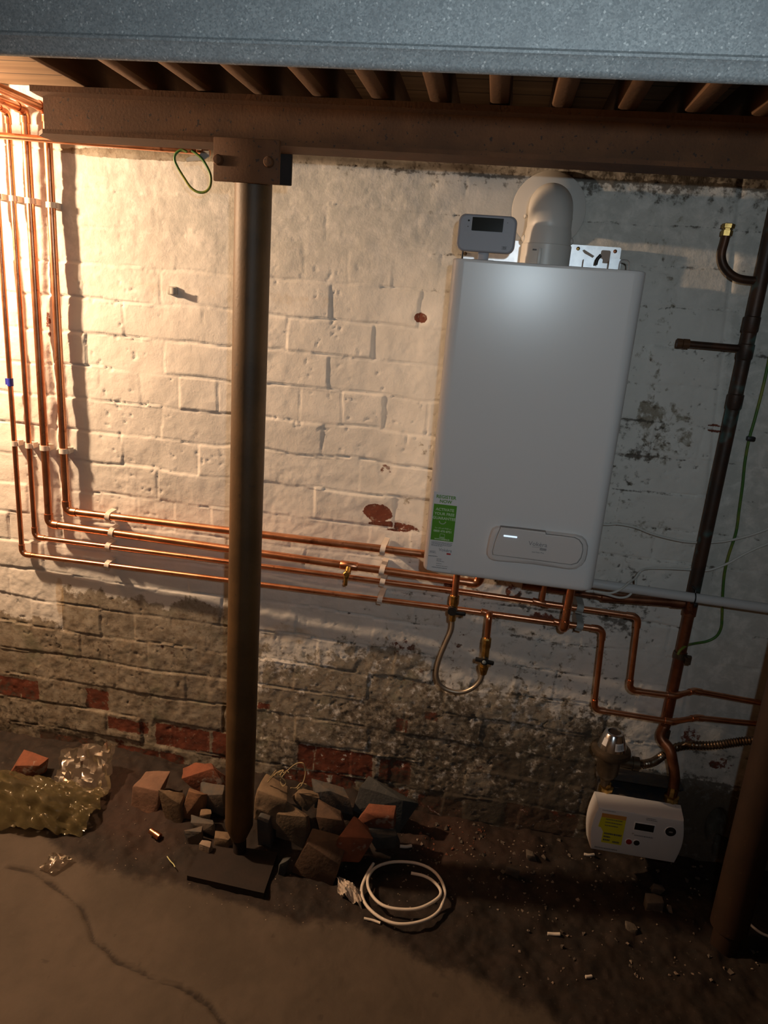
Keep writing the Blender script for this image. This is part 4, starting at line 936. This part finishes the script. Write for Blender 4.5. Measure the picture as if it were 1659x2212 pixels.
part('display', MB().box((mx(0.568), MY-0.0010, mzf(0.712)), (MW*0.225, 0.0012, MH*0.155)), M['screen'], gm, label='dark number display')
for fx_, fz_, m_, r_ in ((0.425, 0.33, 'red_button', 0.0082), (0.515, 0.335, 'black', 0.0082), (0.873, 0.72, 'black', 0.0142)):
    part('button_ring', MB().lathe([(r_+0.0016, 0), (r_+0.0016, 0.0016), (r_, 0.0020)], (mx(fx_), MY+0.0002, mzf(fz_)-0.0008), (0, -1, 0), 24), M['paper'], gm)
    part('button', MB().lathe([(r_, 0), (r_, 0.0026), (r_*0.8, 0.0034)], (mx(fx_), MY, mzf(fz_)), (0, -1, 0), 24), M[m_], gm, label={'red_button': 'round red button', 'black': 'round black button'}[m_])
part('port_mark', MB().box((mx(0.873), MY-0.0040, mzf(0.72)), (0.010, 0.001, 0.004), 0.0004), M['seam'], gm)
text_lines(gm, mx(0.57), mzf(0.93), [MW*0.11, MW*0.13], 0.005, 0.0026, M['grey_ink'], MY-0.0005)
text_lines(gm, mx(0.47), mzf(0.50), [MW*0.22], 0.005, 0.0040, M['grey_ink'], MY-0.0005)
text_lines(gm, mx(0.04), mzf(0.075), [MW*0.27], 0.005, 0.0040, M['grey_ink'], MY-0.0005)
text_lines(gm, mx(0.05), mzf(0.95), [MW*0.16], 0.005, 0.0022, M['grey_ink'], MY-0.0005)
part('union', MB().lathe([(0.013, 0), (0.013, 0.012), (0.021, 0.013), (0.021, 0.030), (0.014, 0.032), (0.013, 0.060)], (0.632, -0.100, mz1-0.014), (0, 0, 1), 8), M['brass'], gm, 0, label='brass union nut')
RX, RY = 0.447, -0.10
part('union', MB().lathe([(0.013, 0), (0.013, 0.010), (0.021, 0.011), (0.021, 0.028), (0.014, 0.030), (0.012, 0.040)], (RX+0.006, RY, mz1-0.014), (0, 0, 1), 8), M['brass'], gm, 0, label='brass union nut')
hbk = single('meter_bar', MB().box((0.545, -0.060, 0.296), (0.24, 0.05, 0.008), 0.002).box((0.545, -0.036, 0.262), (0.20, 0.006, 0.075), 0.001), M['meter_body'], 'dark dusty steel bracket bar behind the top of the gas meter', 'bracket')
rg = thing('gas_regulator', 'bronze gas regulator with a shiny silver cap above the meter', 'gas regulator', (RX, RY, 0.30))
zr = 0.398
part('body', MB().lathe([(0.012, -0.115), (0.014, -0.095), (0.022, -0.085), (0.030, -0.070), (0.032, -0.02), (0.036, -0.010), (0.053, -0.008), (0.054, 0.0), (0.052, 0.007), (0.044, 0.012), (0.040, 0.013)], (RX, RY, zr), (0, 0, 1), 40), M['regulator'], rg, 30)
part('cap', MB().lathe([(0.041, 0.010), (0.040, 0.014), (0.026, 0.056), (0.024, 0.058), (0.018, 0.059), (0.017, 0.054), (0.0, 0.053)], (RX, RY, zr), (0, 0, 1), 40), M['chrome'], rg, 30, label='shiny silver conical cap')
part('cap_top', MB().lathe([(0.0168, 0.0545), (0.0168, 0.0560), (0.006, 0.0562), (0.0, 0.0562)], (RX, RY, zr), (0, 0, 1), 24), M['dark_steel'], rg)
def sticker(a0, a1, h0, h1):
    mb = MB(); rings = []
    rad = lambda h: 0.040+(0.026-0.040)*(h-0.014)/0.042
    for k in range(9):
        a = math.radians(a0+(a1-a0)*k/8)
        rings.append([Vector((RX+(rad(h)+0.0006)*math.sin(a), RY-(rad(h)+0.0006)*math.cos(a), zr+h)) for h in (h0, h1)])
    mb.loft(rings, False, False); return mb, rad
mb, rad = sticker(2, 48, 0.020, 0.040); stk = part('label', mb, M['paper'], rg, label='barcode sticker')
mb = MB()
for k, ww in enumerate((1.5, 1, 2, 1, 1.5, 2.4, 1, 1.4, 2)):
    a = math.radians(9+k*4.0); b2 = a+math.radians(ww*0.9)
    mb.loft([[Vector((RX+(rad(h)+0.0011)*math.sin(a_), RY-(rad(h)+0.0011)*math.cos(a_), zr+h)) for h in (0.024, 0.036)] for a_ in (a, b2)], False, False)
part('barcode', mb, M['ink'], stk)
mb, rad = sticker(-62, -38, 0.026, 0.046); part('label', mb, M['paper'], rg, label='small sticker')
part('outlet', MB().tube([(RX+0.02, RY, 0.368), (RX+0.062, RY, 0.366), (RX+0.063, RY, 0.366), (RX+0.080, RY, 0.366)], [0.016, 0.016, 0.020, 0.020], 16), M['regulator'], rg)
hs = spline([Vector((RX+0.078, RY, 0.366)), Vector((RX+0.10, RY, 0.365)), Vector((0.60, -0.094, 0.368)), at(1500, 1622, -0.09), at(1560, 1608, -0.09), at(1620, 1600, -0.09), at(1700, 1600, -0.09), at(1760, 1606, -0.09)], 40)
# keep the hose in front of the wall and behind the bent gas pipe
hs = [Vector((v.x, v.y + 0.056*math.exp(-((v.x-0.622)/0.055)**2), v.z)) for v in hs]
L_, acc = [hs[0]], 0.0
for a_, b_ in zip(hs[:-1], hs[1:]):
    if (b_-L_[-1]).length > 0.0029: L_.append(b_)
single('gas_hose', MB().tube(L_, [0.0125 if (i//1) % 2 else 0.0098 for i in range(len(L_))], 16), M['hose_steel'], 'corrugated metal gas hose from the regulator towards the right post', 'hose', smooth=55)

# ------------------------------------------------------------------ rubble around the post
def stone(px0, py0, px1, py1, y, colour, label, seed, kind='rubble_stone', flat=0.6, mats=None, sharp=1.0, tilt=0.0, npts=10):
    rr = random.Random(seed)
    c = at((px0+px1)/2, (py0+py1)/2, y); l = at(px0, (py0+py1)/2, y); r = at(px1, (py0+py1)/2, y); t_ = at((px0+px1)/2, py0, y); b_ = at((px0+px1)/2, py1, y)
    hw = (r.x-l.x)/2; hh_ = (t_.z-b_.z)/2*0.92; hd = max(0.012, flat*(hw+hh_)/2)
    bm = bmesh.new()
    sk = [rr.uniform(-0.35, 0.35) for _ in range(3)]
    for sx in (-1, 1):
        for sy in (-1, 1):
            for sz in (-1, 1):
                d = Vector((sx*rr.uniform(0.42, 1.0), sy*rr.uniform(0.5, 1.0), sz*rr.uniform(0.42, 1.0)))
                d.x += sk[0]*d.z; d.z += sk[1]*d.x*0.6; bm.verts.new((d.x*hw, d.y*hd, d.z*hh_))
    for k in range(max(2, npts-8)):
        d = Vector((rr.uniform(-1, 1), rr.choice((-1, 1)), rr.uniform(-1, 1))); d = d.normalized()*1.12
        bm.verts.new((d.x*hw, d.y*hd, d.z*hh_))
    res = bmesh.ops.convex_hull(bm, input=list(bm.verts))
    bmesh.ops.delete(bm, geom=[g_ for g_ in res['geom_interior'] if isinstance(g_, bmesh.types.BMVert)], context='VERTS')
    bmesh.ops.dissolve_limit(bm, angle_limit=math.radians(9), verts=list(bm.verts), edges=list(bm.edges))
    bmesh.ops.bevel(bm, geom=list(bm.edges), offset=min(hw, hh_, hd)*0.07, segments=2, affect='EDGES', profile=0.6)
    bmesh.ops.triangulate(bm, faces=list(bm.faces)); bmesh.ops.subdivide_edges(bm, edges=list(bm.edges), cuts=1, use_grid_fill=True)
    xs_ = [v.co.x for v in bm.verts]; zs_ = [v.co.z for v in bm.verts]
    kx_ = 2*hw/(max(xs_)-min(xs_)); kz_ = 2*hh_/(max(zs_)-min(zs_))
    for v in bm.verts:
        v.co.x = (v.co.x-(max(xs_)+min(xs_))/2)*kx_; v.co.z = (v.co.z-(max(zs_)+min(zs_))/2)*kz_
        nn = vnoise(np.array([v.co.x*60+seed]), np.array([v.co.z*60+v.co.y*40]), seed)[0]-0.5
        v.co += v.co.normalized()*nn*0.006
    if tilt:
        for v in bm.verts: v.co = Matrix.Rotation(tilt, 3, 'Y') @ v.co
    me = bpy.data.meshes.new(kind); bm.to_mesh(me); bm.free()
    me.materials.append(ST[colour]); me.polygons.foreach_set('use_smooth', [True]*len(me.polygons)); me.set_sharp_from_angle(angle=math.radians(38))
    o = bpy.data.objects.new(kind, me); COL.objects.link(o); o.location = c
    return tag(o, label, 'brick' if kind == 'brick_fragment' else 'stone', 'rubble heaped around the post')
stone(397, 1652, 486, 1706, -0.115, 'red', 'pinkish red brick slab leaning behind the post on the left', 1, 'brick_fragment', 0.5, tilt=-0.35)
stone(285, 1676, 355, 1755, -0.165, 'pink', 'pinkish stone at the far left end of the rubble heap', 2, flat=0.8)
stone(428, 1696, 490, 1752, -0.165, 'greytan', 'dark grey stone wedged against the left of the post', 3)
stone(350, 1695, 402, 1808, -0.205, 'tan', 'tall tan stone standing at the left front of the heap', 4, flat=0.45)
stone(392, 1699, 448, 1778, -0.190, 'orange', 'reddish tan stone leaning right of the tall tan one', 5, flat=0.5)
stone(428, 1750, 458, 1778, -0.225, 'tan', 'small tan wedge of stone left of the post', 6)
stone(407, 1768, 466, 1794, -0.250, 'greytan', 'flat thin stone lying left of the post foot', 7)
stone(400, 1786, 441, 1838, -0.285, 'greytan', 'small upright grey stone in front of the flat thin one', 8, flat=0.4)
stone(432, 1820, 459, 1843, -0.32, 'pale', 'tiny pale chip of stone beside the post base plate', 9)
stone(462, 1800, 500, 1845, -0.285, 'tan', 'small tan stone touching the left side of the post foot', 10)
stone(547, 1689, 627, 1770, -0.185, 'tan', 'rounded tan stone topping the heap right of the post', 11, flat=0.8, npts=13)
stone(526, 1744, 596, 1850, -0.225, 'greytan', 'large grey brown stone behind the right of the post foot', 12, flat=0.7)
stone(574, 1738, 652, 1795, -0.165, 'grey', 'shadowed blue grey stone below the rounded tan one', 13, flat=0.7)
stone(597, 1742, 674, 1826, -0.215, 'tan', 'pointed tan slab leaning in the middle of the heap', 14, flat=0.4, tilt=0.15)
stone(629, 1706, 693, 1742, -0.150, 'tan', 'small flat ochre stone below the twine', 15, flat=0.6)
stone(668, 1694, 768, 1748, -0.110, 'greytan', 'flat grey slab with a tan top edge against the wall', 16, flat=0.45, sharp=1.3)
stone(764, 1696, 894, 1776, -0.100, 'grey', 'long slate slab sloping against the wall at the right of the heap', 17, flat=0.3, tilt=0.42)
stone(680, 1742, 754, 1818, -0.205, 'brown', 'brown block behind the red brick lumps', 18, flat=0.6)
stone(768, 1740, 858, 1792, -0.195, 'red', 'oval red brick lump lying highest at the right of the heap', 19, 'brick_fragment', 0.6, tilt=0.12)
stone(720, 1776, 808, 1868, -0.265, 'red', 'chunky red brown brick lump in the right front of the heap', 20, 'brick_fragment', 0.7)
stone(794, 1786, 864, 1832, -0.215, 'grey', 'dark grey stone under the oval red brick', 21)
stone(636, 1806, 746, 1908, -0.305, 'brown', 'largest brown stone at the front of the heap', 22, flat=0.6)
stone(600, 1850, 627, 1892, -0.335, 'grey', 'small dark stone left of the largest front one', 23, flat=0.5)
stone(20, 1632, 98, 1684, -0.150, 'red', 'red brick fragment behind the plastic bag at the left wall', 24, 'brick_fragment', 0.6, sharp=1.3)
stone(1392, 1936, 1432, 1972, -0.225, 'mortar', 'mortar lump lying in front of the gas meter', 25)
stone(1348, 1994, 1375, 2014, -0.31, 'mortar', 'small round grey pebble on the dark floor below the meter', 26)
stone(1408, 1914, 1436, 1928, -0.16, 'mortar', 'flat pale flake on the floor under the meter', 27)
stone(1440, 1960, 1456, 1976, -0.22, 'pale', 'small white lump right of the mortar lump', 28)
stone(1528, 2124, 1560, 2144, -0.42, 'pale', 'pale flake on the floor at the lower right', 29)
stone(1090, 1868, 1122, 1892, -0.20, 'mortar', 'grey mortar crumb on the dirt left of the meter', 30)
stone(1135, 1840, 1160, 1862, -0.12, 'mortar', 'mortar crumb on the dirt close to the wall', 31)

# fine debris on the dirt strip
rr = random.Random(5)
def crumbs(n_, area, smin, smax, mb, mi):
    for _ in range(n_):
        px_ = rr.uniform(area[0], area[2]); py_ = rr.uniform(area[1], area[3]); v = on_floor(px_, py_)
        if v.y > -0.015 or (abs(v.x-PX) < 0.13 and abs(v.y-BY) < 0.13) or math.hypot(v.x-P2-0.01, v.y-BY) < 0.06: continue
        s_ = rr.uniform(smin, smax)*rr.uniform(0.3, 0.9); z = floor_z(v.x, v.y)
        q_ = Matrix.Rotation(rr.uniform(0, 6), 3, 'Z') @ Matrix.Rotation(rr.uniform(-0.6, 0.6), 3, 'X')
        pts_ = [Vector((sx*s_*rr.uniform(0.15, 1.2), sy*s_*rr.uniform(0.15, 1.0), sz*s_*rr.uniform(0.15, 0.6))) for sx, sy, sz in ((-1, -1, -1), (1, -1, -1), (1, 1, -1), (-1, 1, -1), (-1, -1, 1), (1, -1, 1), (1, 1, 1), (-1, 1, 1))]
        mb.add([q_ @ p_+Vector((v.x, v.y, z+s_*0.3)) for p_ in pts_], [(0, 3, 2, 1), (4, 5, 6, 7), (0, 1, 5, 4), (1, 2, 6, 5), (2, 3, 7, 6), (3, 0, 4, 7)], mi)
mb = MB()
crumbs(150, (860, 1780, 1200, 1990), 0.0015, 0.0055, mb, 0); crumbs(170, (1100, 1830, 1640, 2130), 0.0015, 0.0060, mb, 0)
crumbs(60, (880, 1780, 1250, 1900), 0.004, 0.011, mb, 1); crumbs(60, (1150, 1850, 1640, 2100), 0.003, 0.010, mb, 1)
crumbs(45, (240, 1740, 480, 1880), 0.0015, 0.004, mb, 0); crumbs(50, (560, 1850, 960, 2010), 0.0015, 0.0045, mb, 0); crumbs(30, (400, 1880, 700, 1960), 0.001, 0.003, mb, 0)
crumbs(50, (900, 1780, 1050, 1850), 0.002, 0.007, mb, 2)
o = bpy.data.objects.new('rubble_crumbs', mb.data('rubble_crumbs', [ST['pale'], ST['mortar'], ST['red']], smooth=0)); COL.objects.link(o)
tag(o, 'scattered crumbs of mortar and brick on the dirt along the wall', 'debris'); o['kind'] = 'stuff'

# ------------------------------------------------------------------ plastic bag, scraps, tube coil and other litter
def sheet(corners, nu, nv, hfun, seed, amp):
    c00, c10, c11, c01 = [Vector(c) for c in corners]; g_ = []
    for j in range(nv+1):
        for i in range(nu+1):
            u, v = i/nu, j/nv; p_ = (c00*(1-u)+c10*u)*(1-v)+(c01*(1-u)+c11*u)*v
            n1 = abs(fbm(np.array([u*2.6+v*1.1+seed]), np.array([v*2.2-u*0.9]), 1.0, seed, 4, 0.5)[0]-0.5)*1.6-0.25; n2 = abs(fbm(np.array([u*5+v*2+seed]), np.array([v*4+u*3]), 1.0, seed+9, 3, 0.5)[0]-0.5)
            e_ = 1.0
            g_.append(p_+Vector((n2*amp*0.6, -n1*amp*0.7, (n1*1.3+0.9*(0.25-n2)*2)*amp*e_+hfun(u, v))))
    f_ = [(j*(nu+1)+i, j*(nu+1)+i+1, (j+1)*(nu+1)+i+1, (j+1)*(nu+1)+i) for j in range(nv) for i in range(nu)]
    return MB().add(g_, f_)
A0, A1, A2, A3 = on_floor(-60, 1800), on_floor(172, 1814), on_floor(236, 1728), on_floor(-60, 1690)
bg = thing('plastic_bag', 'crumpled see-through yellowish plastic bag on the dirt at the left wall', 'bag', (-1.25, -0.28, 0.0))
lift = 0.030
part('bag_body', sheet([A0+Vector((0, 0, .012)), A1+Vector((0, 0, .006)), A2+Vector((0, 0, lift)), A3+Vector((0, 0, lift))], 54, 34, lambda u, v: 0.085*math.sin(math.pi*min(1, v*0.9+0.05))*(1-0.75*u**2) - 0.004, 3, 0.048), M['film_yellow'], bg, 50)
part('bag_front_fold', sheet([on_floor(-60, 1780)+Vector((0, 0, .03)), on_floor(165, 1808)+Vector((0, 0, .012)), at(185, 1745, -0.24), at(-60, 1715, -0.24)], 46, 20, lambda u, v: 0.025*math.sin(math.pi*v)*(1-u), 8, 0.034), M['film_yellow'], bg, 50)
part('clear_flap', sheet([at(110, 1712, -0.22), at(234, 1722, -0.20), at(246, 1602, -0.10), at(132, 1622, -0.08)], 15, 14, lambda u, v: 0.0, 5, 0.036), M['film_clear'], bg, 24, label='clear standing flap')
s_ = [on_floor(*q_) for q_ in ((82, 1880), (115, 1893), (163, 1862), (118, 1846))]
single('plastic_scrap', sheet([v+Vector((0, 0, .006)) for v in s_], 9, 7, lambda u, v: 0.014*math.sin(math.pi*u)*math.sin(math.pi*v), 12, 0.016), M['film_clear'], 'small clear plastic scrap on the concrete in front of the bag', 'plastic scrap', smooth=60)

def floor_path(pts, r, lift=0.0):
    out = []
    for q_ in pts:
        v = on_floor(q_[0], q_[1], 0.012); h = q_[2] if len(q_) > 2 else 0.0
        v.z = max(floor_z(v.x, v.y), 0.0)+r+h; out.append(v)
    return out
co = [(807, 1865, .012), (792, 1890, .006), (781, 1920, 0), (788, 1950, 0), (812, 1976, 0), (845, 1993, 0), (880, 1996, 0), (920, 1987, 0), (946, 1970, 0), (957, 1948, 0), (961, 1925, .004), (950, 1897, .006), (928, 1876, .006), (895, 1864, .006), (850, 1862, .006), (815, 1872, .007), (797, 1892, .008), (795, 1915, .008), (808, 1940, .008), (830, 1957, .008), (862, 1964, .008), (900, 1963, .008), (930, 1951, .009), (950, 1935, .010), (950, 1920, .012), (935, 1903, .012), (915, 1892, .014), (888, 1886, .016)]
P_ = [on_floor(a_, b_, 0.02+h) for a_, b_, h in co]
single('tube_coil', MB().tube(spline(P_, 8), 0.0042, 12), M['tube_white'], 'loose coil of thin white tube lying on the dirt', 'tube')
def offcut(pts, r, label):
    P_ = []
    for a_, b_ in pts:
        v = on_floor(a_, b_, 0.0)
        for _ in range(4): v = on_floor(a_, b_, floor_z(v.x, v.y)+r)
        P_.append(v)
    single('tube_offcut', MB().tube(spline(P_, 4), r, 10), M['tube_white'], label, 'tube offcut', 'white tube offcuts')
offcut([(786, 1984), (805, 1988), (822, 1994)], 0.0035, 'white tube offcut on the floor just left below the coil')
offcut([(864, 1828), (877, 1829), (889, 1827)], 0.0048, 'white tube offcut on the reddish dirt right of the rubble')
offcut([(1183, 2017), (1196, 2018), (1210, 2018)], 0.0045, 'white tube offcut on the dark floor right of the coil')
offcut([(1265, 2110), (1271, 2110), (1278, 2109)], 0.0040, 'tiny white tube offcut lowest on the dark floor')
offcut([(1262, 1845), (1272, 1847), (1283, 1846)], 0.0040, 'pale tube offcut at the foot of the wall left of the meter')
P_ = [on_floor(a_, b_, 0.015) for a_, b_ in ((1610, 1984), (1622, 1998), (1640, 2013), (1659, 2022), (1700, 2034))]
single('cable', MB().tube(spline(P_, 6), 0.0036, 10), M['tube_white'], 'white cable end on the floor right of the reddish post', 'cable')
# crumpled paper
s_ = [on_floor(*q_) for q_ in ((722, 1958), (785, 1968), (778, 1912), (724, 1902))]
single('crumpled_paper', sheet([v+Vector((0, 0, .012)) for v in (on_floor(726, 1938), on_floor(776, 1966), on_floor(784, 1944), on_floor(728, 1900))], 18, 14, lambda u, v: 0.018*math.sin(math.pi*u)*math.sin(math.pi*v), 21, 0.034), M['paper_crumple'], 'crumpled piece of white paper beside the tube coil', 'paper', smooth=20)
# copper fitting, straw, twine
c = on_floor(335, 1801, 0.012)
single('copper_offcut', MB().tube([c+Vector((-0.017, 0.006, 0.003)), c, c+Vector((0.001, -0.0003, 0)), c+Vector((0.018, -0.007, -0.002))], [0.0085, 0.0085, 0.0100, 0.0100], 14), M['copper'], 'short copper pipe fitting on the dirt left of the rubble', 'fitting')
P_ = [on_floor(a_, b_, 0.008) for a_, b_ in ((361, 1850), (368, 1860), (374, 1866), (378, 1873))]
single('straw', MB().tube(spline(P_, 4), [0.0014]*13, 6), M['straw'], 'thin pale straw lying on the dark dirt left of the base plate', 'straw')
tw = [at(*q_) for q_ in ((578, 1690, -.19), (590, 1676, -.20), (600, 1668, -.20), (612, 1664, -.20), (606, 1676, -.21), (618, 1690, -.21), (611, 1698, -.21), (606, 1684, -.2), (618, 1668, -.18), (632, 1655, -.16), (645, 1648, -.15), (656, 1650, -.15), (660, 1666, -.15), (657, 1684, -.16), (650, 1698, -.17), (640, 1706, -.17), (652, 1703, -.17), (663, 1696, -.16), (650, 1692, -.16), (640, 1702, -.17), (628, 1702, -.18))]
mb = MB().tube(spline(tw, 6), 0.0018, 8)
for k in range(7):
    a_ = at(582+k*6, 1682-k*2.6, -0.20+0.004*(k % 3)); b_ = at(596+k*5, 1664+((k*7) % 11), -0.205)
    mb.tube(spline([a_, (a_+b_)/2+Vector((0.003, -0.004, 0.006)), b_], 4), 0.0014, 6)
single('twine', mb, M['twine'], 'tangle of straw coloured twine on top of the rubble', 'twine')
